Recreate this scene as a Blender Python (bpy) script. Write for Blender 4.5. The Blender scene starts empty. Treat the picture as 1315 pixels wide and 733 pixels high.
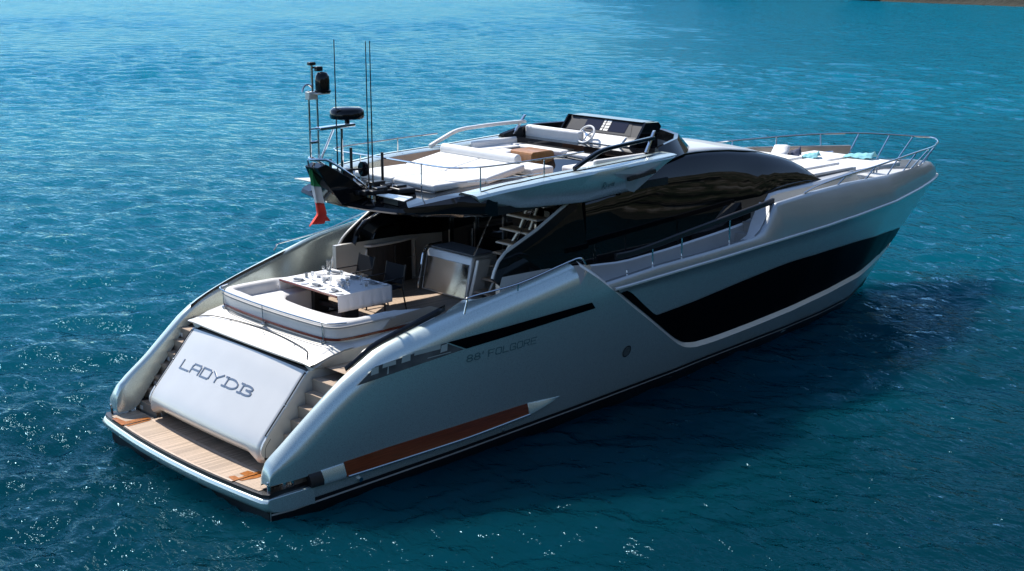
import bpy, bmesh, math, random
import numpy as np
from mathutils import Vector, Matrix
PI = math.pi
random.seed(7)
rng = np.random.default_rng(11)
SC = bpy.context.scene
COL = SC.collection

# ------------------------------------------------------------------ camera
cam_d = bpy.data.cameras.new('camera')
cam = bpy.data.objects.new('camera', cam_d); COL.objects.link(cam)
YAW, PITCH, ROLL = 0.825805668, 0.238664879, -0.0006977
cam.location = (-11.0797, -22.0609, 9.6235)
fwd = Vector((math.cos(YAW)*math.cos(PITCH), math.sin(YAW)*math.cos(PITCH), -math.sin(PITCH)))
r0 = Vector((math.sin(YAW), -math.cos(YAW), 0)); u0 = r0.cross(fwd)
rt = math.cos(ROLL)*r0 + math.sin(ROLL)*u0; up = -math.sin(ROLL)*r0 + math.cos(ROLL)*u0
cam.rotation_euler = Matrix((rt, up, -fwd)).transposed().to_euler()
cam_d.sensor_width = 36.0
cam_d.lens = 36.0*1764.814/1315.0
cam_d.clip_start = 0.5; cam_d.clip_end = 20000
SC.camera = cam

# ------------------------------------------------------------------ sky, sun, exposure
SUN_AZ, SUN_EL = math.radians(86), math.radians(53)     # from the +x axis, counter-clockwise
w = bpy.data.worlds.new('World'); SC.world = w; w.use_nodes = True
nt = w.node_tree; nt.nodes.clear()
o_ = nt.nodes.new('ShaderNodeOutputWorld'); b_ = nt.nodes.new('ShaderNodeBackground')
s_ = nt.nodes.new('ShaderNodeTexSky'); s_.sky_type = 'NISHITA'; s_.sun_disc = False
s_.sun_elevation = SUN_EL; s_.sun_rotation = PI/2 - SUN_AZ; s_.air_density = 0.75; s_.dust_density = 0.0; s_.ozone_density = 0.8
b_.inputs['Strength'].default_value = 0.15
nt.links.new(s_.outputs[0], b_.inputs[0]); nt.links.new(b_.outputs[0], o_.inputs[0])
sl = bpy.data.lights.new('sun', 'SUN'); sl.energy = 4.4; sl.angle = math.radians(0.53); sl.color = (1.0, 0.955, 0.89)
so = bpy.data.objects.new('sun', sl); COL.objects.link(so)
sd = Vector((math.cos(SUN_EL)*math.cos(SUN_AZ), math.cos(SUN_EL)*math.sin(SUN_AZ), math.sin(SUN_EL)))
so.rotation_euler = sd.to_track_quat('Z', 'Y').to_euler(); so.location = sd*80
SC.view_settings.view_transform = 'Standard'; SC.view_settings.look = 'None'
SC.view_settings.exposure = 0.52; SC.view_settings.gamma = 1.0; SC.view_settings.use_curve_mapping = False
SC.render.engine = 'CYCLES'
SC.cycles.max_bounces = 8; SC.cycles.caustics_reflective = False; SC.cycles.caustics_refractive = False
SC.cycles.sample_clamp_indirect = 4.0; SC.cycles.sample_clamp_direct = 2.5

# ------------------------------------------------------------------ materials
def mat(name, col, rough=0.5, metal=0.0, coat=0.0, var=0.0, vscale=3.0, bump=0.0, bscale=40.0, ior=1.5, spec=None, rvar=0.0, sheen=0.0, stretch=None):
    m = bpy.data.materials.new(name); m.use_nodes = True
    t = m.node_tree; p = t.nodes['Principled BSDF']
    p.inputs['Base Color'].default_value = (*col, 1); p.inputs['Roughness'].default_value = rough
    p.inputs['Metallic'].default_value = metal; p.inputs['Coat Weight'].default_value = coat
    p.inputs['Coat Roughness'].default_value = 0.04; p.inputs['IOR'].default_value = ior
    if sheen: p.inputs['Sheen Weight'].default_value = sheen
    if spec is not None: p.inputs['Specular IOR Level'].default_value = spec
    tc = t.nodes.new('ShaderNodeTexCoord'); vec = tc.outputs['Object']
    if stretch:
        mp = t.nodes.new('ShaderNodeMapping'); mp.inputs['Scale'].default_value = stretch
        t.links.new(vec, mp.inputs[0]); vec = mp.outputs[0]
    if var or rvar:
        n = t.nodes.new('ShaderNodeTexNoise'); n.inputs['Scale'].default_value = vscale; n.inputs['Detail'].default_value = 6
        t.links.new(vec, n.inputs['Vector'])
        if var:
            r = t.nodes.new('ShaderNodeValToRGB')
            r.color_ramp.elements[0].position = 0.3; r.color_ramp.elements[1].position = 0.7
            r.color_ramp.elements[0].color = (*[c*(1-var) for c in col], 1)
            r.color_ramp.elements[1].color = (*[min(1, c*(1+var)) for c in col], 1)
            t.links.new(n.outputs['Fac'], r.inputs[0]); t.links.new(r.outputs[0], p.inputs['Base Color'])
        if rvar:
            mr = t.nodes.new('ShaderNodeMapRange'); mr.inputs[1].default_value = 0.3; mr.inputs[2].default_value = 0.7
            mr.inputs[3].default_value = max(0, rough-rvar); mr.inputs[4].default_value = rough+rvar
            t.links.new(n.outputs['Fac'], mr.inputs[0]); t.links.new(mr.outputs[0], p.inputs['Roughness'])
    if bump:
        n2 = t.nodes.new('ShaderNodeTexNoise'); n2.inputs['Scale'].default_value = bscale; n2.inputs['Detail'].default_value = 4
        t.links.new(vec, n2.inputs['Vector'])
        b = t.nodes.new('ShaderNodeBump'); b.inputs['Strength'].default_value = bump; b.inputs['Distance'].default_value = 0.02
        t.links.new(n2.outputs['Fac'], b.inputs['Height']); t.links.new(b.outputs[0], p.inputs['Normal'])
    return m

def plank_mat(name, col, dark, width, axis='Y', rough=0.55, var=0.30):
    """teak planking: narrow boards with dark caulk seams and a tone per board"""
    m = bpy.data.materials.new(name); m.use_nodes = True
    t = m.node_tree; p = t.nodes['Principled BSDF']; p.inputs['Roughness'].default_value = rough
    tc = t.nodes.new('ShaderNodeTexCoord'); sp = t.nodes.new('ShaderNodeSeparateXYZ'); t.links.new(tc.outputs['Object'], sp.inputs[0])
    d = t.nodes.new('ShaderNodeMath'); d.operation = 'DIVIDE'; d.inputs[1].default_value = width; t.links.new(sp.outputs[axis], d.inputs[0])
    fl = t.nodes.new('ShaderNodeMath'); fl.operation = 'FLOOR'; t.links.new(d.outputs[0], fl.inputs[0])
    fr = t.nodes.new('ShaderNodeMath'); fr.operation = 'FRACT'; t.links.new(d.outputs[0], fr.inputs[0])
    wn = t.nodes.new('ShaderNodeTexWhiteNoise'); wn.noise_dimensions = '1D'; t.links.new(fl.outputs[0], wn.inputs['W'])
    n = t.nodes.new('ShaderNodeTexNoise'); n.inputs['Scale'].default_value = 5; n.inputs['Detail'].default_value = 8
    mp = t.nodes.new('ShaderNodeMapping'); mp.inputs['Scale'].default_value = (0.4, 6, 1) if axis == 'Y' else (6, 0.4, 1)
    t.links.new(tc.outputs['Object'], mp.inputs[0]); t.links.new(mp.outputs[0], n.inputs['Vector'])
    ad = t.nodes.new('ShaderNodeMath'); ad.operation = 'ADD'; t.links.new(wn.outputs['Value'], ad.inputs[0]); t.links.new(n.outputs['Fac'], ad.inputs[1])
    r = t.nodes.new('ShaderNodeValToRGB'); r.color_ramp.elements[0].position = 0.2; r.color_ramp.elements[1].position = 1.5
    r.color_ramp.elements[1].position = 1.0
    hf = t.nodes.new('ShaderNodeMath'); hf.operation = 'MULTIPLY'; hf.inputs[1].default_value = 0.5; t.links.new(ad.outputs[0], hf.inputs[0])
    r.color_ramp.elements[0].color = (*[c*(1-var) for c in col], 1); r.color_ramp.elements[1].color = (*[min(1, c*(1+var)) for c in col], 1)
    t.links.new(hf.outputs[0], r.inputs[0])
    lt = t.nodes.new('ShaderNodeMath'); lt.operation = 'LESS_THAN'; lt.inputs[1].default_value = 0.11; t.links.new(fr.outputs[0], lt.inputs[0])
    mx = t.nodes.new('ShaderNodeMix'); mx.data_type = 'RGBA'; t.links.new(lt.outputs[0], mx.inputs[0])
    t.links.new(r.outputs[0], mx.inputs[6]); mx.inputs[7].default_value = (*dark, 1)
    t.links.new(mx.outputs[2], p.inputs['Base Color'])
    return m

M = {}
M['silver'] = mat('silver_paint', (0.70, 0.70, 0.68), 0.42, 0.55, 0.4, var=0.05, vscale=0.8, rvar=0.03)
M['hull'] = mat('hull_paint', (0.66, 0.765, 0.725), 0.29, 0.62, 0.5, var=0.05, vscale=140, rvar=0.04, bump=0.05, bscale=55)
M['dusk'] = mat('graphite_silver_paint', (0.47, 0.49, 0.495), 0.36, 0.62, 0.5, var=0.05, vscale=0.8)
M['pale'] = mat('pale_silver_paint', (0.74, 0.712, 0.655), 0.36, 0.35, 0.4, var=0.03, vscale=1.5)
M['black'] = mat('gloss_black', (0.006, 0.007, 0.009), 0.06, 0.0, 0.0, ior=1.42)
M['glass'] = mat('tinted_glass', (0.003, 0.004, 0.005), 0.015, 0.0, 0.0, ior=1.5)
M['hullglass'] = mat('hull_window_glass', (0.002, 0.004, 0.006), 0.3, 0.0, 0.0, ior=1.18, spec=0.06)
M['matblack'] = mat('satin_black', (0.012, 0.012, 0.014), 0.38, var=0.15, vscale=20)
M['chrome'] = mat('polished_steel', (0.78, 0.79, 0.80), 0.10, 1.0, rvar=0.05, vscale=6)
M['teak'] = plank_mat('teak_deck', (0.50, 0.37, 0.265), (0.09, 0.065, 0.05), 0.055, 'Y')
M['teakx'] = plank_mat('teak_cross', (0.50, 0.37, 0.265), (0.09, 0.065, 0.05), 0.055, 'X')
M['teakplain'] = mat('teak_border', (0.55, 0.42, 0.32), 0.5, var=0.12, vscale=9)
M['wetteak'] = mat('wet_teak', (0.42, 0.15, 0.04), 0.18, 0, 0.4, var=0.3, vscale=12)
M['mahogany'] = mat('varnished_mahogany', (0.17, 0.026, 0.009), 0.15, 0, 0.4, var=0.35, vscale=8, stretch=(0.3, 4, 8))
M['oak'] = mat('oiled_oak', (0.42, 0.19, 0.06), 0.35, 0, 0.2, var=0.2, vscale=10, stretch=(8, 1, 1))
M['white'] = mat('white_leather', (0.78, 0.77, 0.75), 0.5, var=0.03, vscale=4, bump=0.6, bscale=6)
M['cream'] = mat('cream_leather', (0.68, 0.66, 0.63), 0.5, var=0.04, vscale=4, bump=0.15, bscale=50)
M['grey'] = mat('grey_leather', (0.36, 0.345, 0.33), 0.5, var=0.06, vscale=5, bump=0.15, bscale=50)
M['taupe'] = mat('taupe_lacquer', (0.36, 0.29, 0.235), 0.35, 0.2, 0.3, var=0.06, vscale=2)
M['gel'] = mat('white_gelcoat', (0.72, 0.72, 0.71), 0.35, 0, 0.2, var=0.03, vscale=2, bump=0.05, bscale=90)
M['cloth'] = mat('white_linen', (0.80, 0.80, 0.82), 0.8, var=0.03, vscale=9, bump=0.3, bscale=18, sheen=0.2)
M['char'] = mat('charcoal_mesh', (0.012, 0.015, 0.020), 0.8, spec=0.15, var=0.2, vscale=60)
M['aqua'] = mat('turquoise_towel', (0.22, 0.55, 0.60), 0.9, var=0.18, vscale=8, bump=0.5, bscale=40, sheen=0.3)
M['navy'] = mat('dark_blue_towel', (0.06, 0.07, 0.12), 0.9, var=0.3, vscale=9, bump=0.5, bscale=40)
M['china'] = mat('white_china', (0.82, 0.82, 0.82), 0.12, 0, 0.3, var=0.02)
M['slate'] = mat('grey_napkin', (0.16, 0.18, 0.21), 0.85, var=0.2, vscale=14)
M['darkwood'] = mat('dark_walnut', (0.055, 0.045, 0.04), 0.4, var=0.25, vscale=6, stretch=(4, 4, 0.4))
M['windowgrey'] = mat('smoked_acrylic', (0.14, 0.13, 0.125), 0.15, var=0.5, vscale=2.5)
M['screen'] = mat('dark_screen', (0.02, 0.018, 0.03), 0.12)
M['flagg'] = mat('flag_green', (0.02, 0.25, 0.09), 0.8, var=0.1); M['flagw'] = mat('flag_white', (0.82, 0.82, 0.80), 0.8, var=0.05); M['flagr'] = mat('flag_red', (0.80, 0.06, 0.035), 0.8, var=0.12)
M['letter'] = mat('grey_steel_letters', (0.25, 0.28, 0.32), 0.25, 0.6)
M['hullletter'] = mat('teal_letters', (0.15, 0.26, 0.265), 0.3, 0.4)
M['bottom'] = mat('antifouling', (0.010, 0.011, 0.013), 0.35, var=0.2, vscale=4)
M['clear'] = mat('drinking_glass', (0.85, 0.88, 0.9), 0.03, spec=0.8)
_p = M['clear'].node_tree.nodes['Principled BSDF']; _p.inputs['Transmission Weight'].default_value = 0.9

def clear_pane():
    m = bpy.data.materials.new('smoked_pane'); m.use_nodes = True; t = m.node_tree; t.nodes.clear()
    o = t.nodes.new('ShaderNodeOutputMaterial'); mx = t.nodes.new('ShaderNodeMixShader')
    tr = t.nodes.new('ShaderNodeBsdfTransparent'); tr.inputs[0].default_value = (0.62, 0.66, 0.68, 1)
    gl = t.nodes.new('ShaderNodeBsdfGlossy'); gl.inputs['Roughness'].default_value = 0.03
    fr = t.nodes.new('ShaderNodeFresnel'); fr.inputs[0].default_value = 1.5
    t.links.new(fr.outputs[0], mx.inputs[0]); t.links.new(tr.outputs[0], mx.inputs[1]); t.links.new(gl.outputs[0], mx.inputs[2]); t.links.new(mx.outputs[0], o.inputs[0])
    return m
M['pane'] = clear_pane()

# ------------------------------------------------------------------ mesh helpers
class MB:
    def __init__(s): s.v = []; s.f = []
    def add(s, vs, fs):
        k = len(s.v); s.v += [tuple(map(float, p)) for p in vs]; s.f += [tuple(i+k for i in f) for f in fs]; return s
    def box(s, x0, x1, y0, y1, z0, z1):
        v = [(x, y, z) for x in (x0, x1) for y in (y0, y1) for z in (z0, z1)]
        return s.add(v, [(0,1,3,2), (4,6,7,5), (0,4,5,1), (2,3,7,6), (0,2,6,4), (1,5,7,3)])
    def hexa(s, b, t):   # 4 bottom + 4 top corner points, both counter-clockwise from above
        return s.add(list(b)+list(t), [(3,2,1,0), (4,5,6,7), (0,1,5,4), (1,2,6,5), (2,3,7,6), (3,0,4,7)])
    def grid(s, rows, close=False):  # rows of equal length
        n = len(rows[0]); vs = [p for r in rows for p in r]; fs = []
        for i in range(len(rows)-1):
            for j in range(n - (0 if close else 1)):
                k = (j+1) % n
                fs.append((i*n+j, i*n+k, (i+1)*n+k, (i+1)*n+j))
        return s.add(vs, fs)
    def loft(s, secs, cap=True):     # closed sections
        n = len(secs[0]); b = len(s.v); s.grid(secs, True)
        if cap:
            s.f.append(tuple(b+i for i in range(n))[::-1]); s.f.append(tuple(b+(len(secs)-1)*n+i for i in range(n)))
        return s
    def prism(s, poly, axis, a, b):  # 2-D polygon swept along an axis
        def p3(u, v, c):
            return {'x': (c, u, v), 'y': (u, c, v), 'z': (u, v, c)}[axis]
        return s.loft([[p3(u, v, a) for u, v in poly], [p3(u, v, b) for u, v in poly]])
    def tube(s, pts, r, n=8, cap=True):
        pts = [Vector(p) for p in pts]; secs = []
        ref = None
        for i, p in enumerate(pts):
            a = pts[max(i-1, 0)]; c = pts[min(i+1, len(pts)-1)]; d = (c-a).normalized()
            if ref is None:
                ref = Vector((0, 0, 1)) if abs(d.z) < 0.9 else Vector((1, 0, 0))
            e1 = (ref - d*ref.dot(d)).normalized(); ref = e1; e2 = d.cross(e1)
            rr = r[i] if isinstance(r, (list, tuple)) else r
            secs.append([tuple(p + e1*(rr*math.cos(2*PI*k/n)) + e2*(rr*math.sin(2*PI*k/n))) for k in range(n)])
        return s.loft(secs, cap)
    def lathe(s, prof, c=(0, 0, 0), n=20):
        secs = [[(c[0]+r*math.cos(2*PI*k/n), c[1]+r*math.sin(2*PI*k/n), c[2]+z) for k in range(n)] for r, z in prof]
        return s.loft(secs, True)
    def ribbon(s, pts, wdt, th, nrm):  # flat stroke along pts on a plane with normal nrm
        pts = [Vector(p) for p in pts]; nrm = Vector(nrm)
        for a, b in zip(pts[:-1], pts[1:]):
            d = (b-a).normalized(); q = nrm.cross(d).normalized()*wdt/2; e = d*wdt/2
            A, B = a-e, b+e
            s.hexa([A-q, B-q, B+q, A+q], [A-q+nrm*th, B-q+nrm*th, B+q+nrm*th, A+q+nrm*th])
        return s
    def build(s, name, m, parent=None, smooth=True, bevel=0.0, seg=2, angle=35, solid=0.0, sub=0, weld=False, split=None):
        if split:
            par = list(range(len(s.v)))
            def root(i):
                while par[i] != i: par[i] = par[par[i]]; i = par[i]
                return i
            for f in s.f:
                for i in f[1:]: par[root(i)] = root(f[0])
            ysum = {}
            for i, p in enumerate(s.v):
                a = ysum.setdefault(root(i), [0, 0]); a[0] += p[1]; a[1] += 1
            groups = {}
            for f in s.f:
                r_ = root(f[0]); k = r_ if split == 'all' else (ysum[r_][0] > 0)
                groups.setdefault(k, []).append(f)
            res = None
            for fs in groups.values():
                used = sorted({i for f in fs for i in f}); ix = {a: b for b, a in enumerate(used)}
                q = MB(); q.v = [s.v[i] for i in used]; q.f = [tuple(ix[i] for i in f) for f in fs]
                o = q.build(name, m, parent, smooth, bevel, seg, angle, solid, sub, weld); res = res or o
            return res
        me = bpy.data.meshes.new(name); me.from_pydata(s.v, [], s.f); me.validate()
        bm = bmesh.new(); bm.from_mesh(me)
        if weld: bmesh.ops.remove_doubles(bm, verts=bm.verts, dist=0.0005)
        bmesh.ops.recalc_face_normals(bm, faces=bm.faces); bm.to_mesh(me); bm.free()
        if isinstance(m, str): m = M[m]
        me.materials.append(m)
        o = bpy.data.objects.new(name, me); COL.objects.link(o)
        if parent is not None: o.parent = parent
        if solid:
            md = o.modifiers.new('solid', 'SOLIDIFY'); md.thickness = solid; md.offset = 0
        if sub:
            md = o.modifiers.new('sub', 'SUBSURF'); md.levels = sub; md.render_levels = sub
        if bevel:
            md = o.modifiers.new('bevel', 'BEVEL'); md.width = bevel; md.segments = seg; md.limit_method = 'ANGLE'; md.angle_limit = math.radians(40)
            md.harden_normals = False
        if smooth:
            me.polygons.foreach_set('use_smooth', [True]*len(me.polygons))
            if not sub:
                try: me.set_sharp_from_angle(angle=math.radians(angle))
                except Exception: pass
        return o

def tag(o, label=None, cat=None, group=None, kind=None):
    if label: o['label'] = label
    if cat: o['category'] = cat
    if group: o['group'] = group
    if kind: o['kind'] = kind
    return o
def empty(name, loc=(0, 0, 0)):
    o = bpy.data.objects.new(name, None); COL.objects.link(o); o.location = loc; return o
def ip(T, x): return float(np.interp(x, [a for a, _ in T], [b for _, b in T]))
def mir(pts): return [(x, -y, z) for x, y, z in pts]
def smoothpath(pts, n=6):
    """Catmull-Rom through the points"""
    P = [np.array(p, float) for p in pts]; P = [2*P[0]-P[1]] + P + [2*P[-1]-P[-2]]; out = []
    for i in range(1, len(P)-2):
        for k in range(n):
            t = k/n; a, b, c, d = P[i-1], P[i], P[i+1], P[i+2]
            out.append(tuple(0.5*((2*b) + (c-a)*t + (2*a-5*b+4*c-d)*t*t + (3*b-a-3*c+d)*t**3)))
    out.append(tuple(P[-2])); return out

# ------------------------------------------------------------------ sea: one sheet, polar about a point under the drone, fine where the picture looks
def sea():
    cx, cy = -11.0, -22.0
    r = [3.0]
    while r[-1] < 9000:
        r.append(r[-1] + max(0.10, r[-1]*0.0052) if r[-1] < 420 else r[-1]*1.25)
    r = np.array(r)
    a0, a1 = math.radians(4), math.radians(104)
    fine = np.linspace(a0, a1, 680); g = np.linspace(0, 1, 171)[1:-1]; g = g+0.11*np.sin(2*PI*g)*-1; coarse = a1+(a0+2*PI-a1)*g
    th = np.concatenate([fine, coarse])
    R_, T_ = np.meshgrid(r, th, indexing='ij')
    X = cx+R_*np.cos(T_); Y_ = cy+R_*np.sin(T_)
    dr = np.gradient(r)[:, None]*np.ones_like(T_)
    dth = np.where((T_ > a0-0.03) & (T_ < a1+0.03), (a1-a0)/430, 2*PI/190)*R_
    dth = np.gradient(np.concatenate([th, [th[0]+2*PI]]))[:-1][None, :]*R_
    cell = np.maximum(dr, dth)
    Z = np.zeros_like(X)
    # calmer water in the lee beside the starboard hull, patches of stronger ripple elsewhere
    # slow warping so crests wander
    wx = 0.9*np.sin(0.21*X+0.13*Y_+1.0)+0.6*np.sin(-0.11*X+0.33*Y_+2.2); wy = 0.9*np.sin(0.17*Y_-0.19*X+0.4)+0.6*np.sin(0.29*X+0.1*Y_+4.0)
    XX, YY = X+wx, Y_+wy
    n = 64
    lam = np.exp(rng.uniform(math.log(0.40), math.log(5.0), n))
    main = math.radians(62)
    ang = main + rng.normal(0, 0.62, n)
    for l, a in zip(lam, ang):
        k = 2*PI/l
        amp = 0.0066*l**0.85
        if l > 2.5: amp *= 0.75
        wgt = np.clip(l/(2.6*cell)-0.6, 0, 1)
        ph = k*(XX*math.cos(a)+YY*math.sin(a))+rng.uniform(0, 2*PI)
        s = np.sin(ph)
        Z += amp*wgt*(s + 0.25*np.cos(2*ph))
    gust = 0.75+0.3*np.sin(0.07*X+0.05*Y_+0.6)+0.2*np.sin(-0.045*X+0.09*Y_+2.0)
    lee = np.clip(1-((X-13)/17)**2, 0, 1)*np.clip(1-np.abs(Y_+11)/12, 0, 1)
    Z *= np.clip(gust, 0.35, 1.3)*(1-0.55*lee)
    Z -= 0.02
    nr, na = X.shape
    v = np.stack([X, Y_, Z], -1).reshape(-1, 3)
    i = np.arange(nr-1)[:, None]*na; j = np.arange(na)[None, :]; jn = (j+1) % na
    f = np.stack([i+j, i+na+j, i+na+jn, i+jn], -1).reshape(-1, 4)
    # middle cap
    cidx = len(v); v = np.vstack([v, [[cx, cy, 0]]])
    tri = np.stack([np.arange(na), (np.arange(na)+1) % na, np.full(na, cidx)], -1)
    me = bpy.data.meshes.new('sea')
    me.vertices.add(len(v)); me.vertices.foreach_set('co', v.ravel())
    nl = f.size+tri.size; me.loops.add(nl); me.loops.foreach_set('vertex_index', np.concatenate([f.ravel(), tri.ravel()]).astype(np.int32))
    me.polygons.add(len(f)+len(tri))
    ls = np.concatenate([np.arange(len(f))*4, len(f)*4+np.arange(len(tri))*3]); me.polygons.foreach_set('loop_start', ls.astype(np.int32))
    me.update(calc_edges=True); me.validate()
    me.polygons.foreach_set('use_smooth', [True]*len(me.polygons))
    o = bpy.data.objects.new('sea', me); COL.objects.link(o)
    tag(o, 'rippled turquoise sea water all round the moored yacht', 'sea', kind='structure')
    m = bpy.data.materials.new('sea_water'); m.use_nodes = True; t = m.node_tree; t.nodes.clear(); N = t.nodes.new; L = t.links.new
    out = N('ShaderNodeOutputMaterial'); mx = N('ShaderNodeMixShader'); df = N('ShaderNodeSubsurfaceScattering'); df.falloff = 'BURLEY'; df.inputs['Scale'].default_value = 1.0; df.inputs['Radius'].default_value = (0.8, 4.5, 5.2); gl = N('ShaderNodeBsdfGlossy')
    gl.inputs['Roughness'].default_value = 0.075; gl.inputs['Color'].default_value = (0.29, 0.50, 0.61, 1)
    tc = N('ShaderNodeTexCoord')
    # water body colour: shade to starboard and far brightness painted in, random patches
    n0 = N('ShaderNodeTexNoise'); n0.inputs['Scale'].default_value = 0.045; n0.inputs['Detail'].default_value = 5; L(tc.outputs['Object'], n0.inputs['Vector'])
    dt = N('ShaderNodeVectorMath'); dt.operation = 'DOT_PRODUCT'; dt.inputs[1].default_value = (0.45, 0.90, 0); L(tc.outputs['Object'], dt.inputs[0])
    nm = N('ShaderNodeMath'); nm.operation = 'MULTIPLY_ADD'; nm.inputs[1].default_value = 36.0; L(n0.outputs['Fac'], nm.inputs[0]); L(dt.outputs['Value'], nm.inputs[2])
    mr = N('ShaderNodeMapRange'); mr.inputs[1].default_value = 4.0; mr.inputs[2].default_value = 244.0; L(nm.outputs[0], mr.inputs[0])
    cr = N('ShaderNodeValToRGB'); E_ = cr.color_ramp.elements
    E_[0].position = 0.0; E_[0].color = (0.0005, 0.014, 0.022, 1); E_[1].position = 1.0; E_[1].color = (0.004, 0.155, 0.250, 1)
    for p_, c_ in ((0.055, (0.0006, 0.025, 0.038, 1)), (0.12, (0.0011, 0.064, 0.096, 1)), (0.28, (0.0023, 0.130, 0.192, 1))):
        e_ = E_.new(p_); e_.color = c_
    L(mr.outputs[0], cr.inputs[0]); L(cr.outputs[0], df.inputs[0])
    # ripples too small for the mesh
    def noise(sc, det, stretch, rot, rough=0.55):
        mp = N('ShaderNodeMapping'); mp.inputs['Rotation'].default_value = (0, 0, rot); mp.inputs['Scale'].default_value = stretch
        L(tc.outputs['Object'], mp.inputs[0]); n = N('ShaderNodeTexNoise'); n.inputs['Scale'].default_value = sc; n.inputs['Detail'].default_value = det
        n.inputs['Roughness'].default_value = rough; L(mp.outputs[0], n.inputs['Vector']); return n.outputs['Fac']
    rot = -math.radians(62)
    a = noise(1.1, 3, (1.0, 0.45, 1), rot); b = noise(3.6, 3, (1.0, 0.5, 1), rot+0.35); c = noise(0.30, 2, (1.0, 0.4, 1), rot-0.3); d = noise(9.0, 2, (1.0, 0.6, 1), rot+0.1)
    def mul(x, k):
        q = N('ShaderNodeMath'); q.operation = 'MULTIPLY'; q.inputs[1].default_value = k; L(x, q.inputs[0]); return q.outputs[0]
    def add(x, y):
        q = N('ShaderNodeMath'); q.operation = 'ADD'; L(x, q.inputs[0]); L(y, q.inputs[1]); return q.outputs[0]
    h = add(add(add(mul(a, 0.27), mul(b, 0.11)), mul(c, 0.22)), mul(d, 0.022))
    bp = N('ShaderNodeBump'); bp.inputs['Strength'].default_value = 0.85; bp.inputs['Distance'].default_value = 1.0; L(h, bp.inputs['Height'])
    fr = N('ShaderNodeFresnel'); fr.inputs['IOR'].default_value = 1.19
    L(bp.outputs[0], fr.inputs['Normal']); L(bp.outputs[0], gl.inputs['Normal'])
    L(fr.outputs[0], mx.inputs[0]); L(df.outputs[0], mx.inputs[1]); L(gl.outputs[0], mx.inputs[2]); L(mx.outputs[0], out.inputs[0])
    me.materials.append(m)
    return o
sea()

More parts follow.
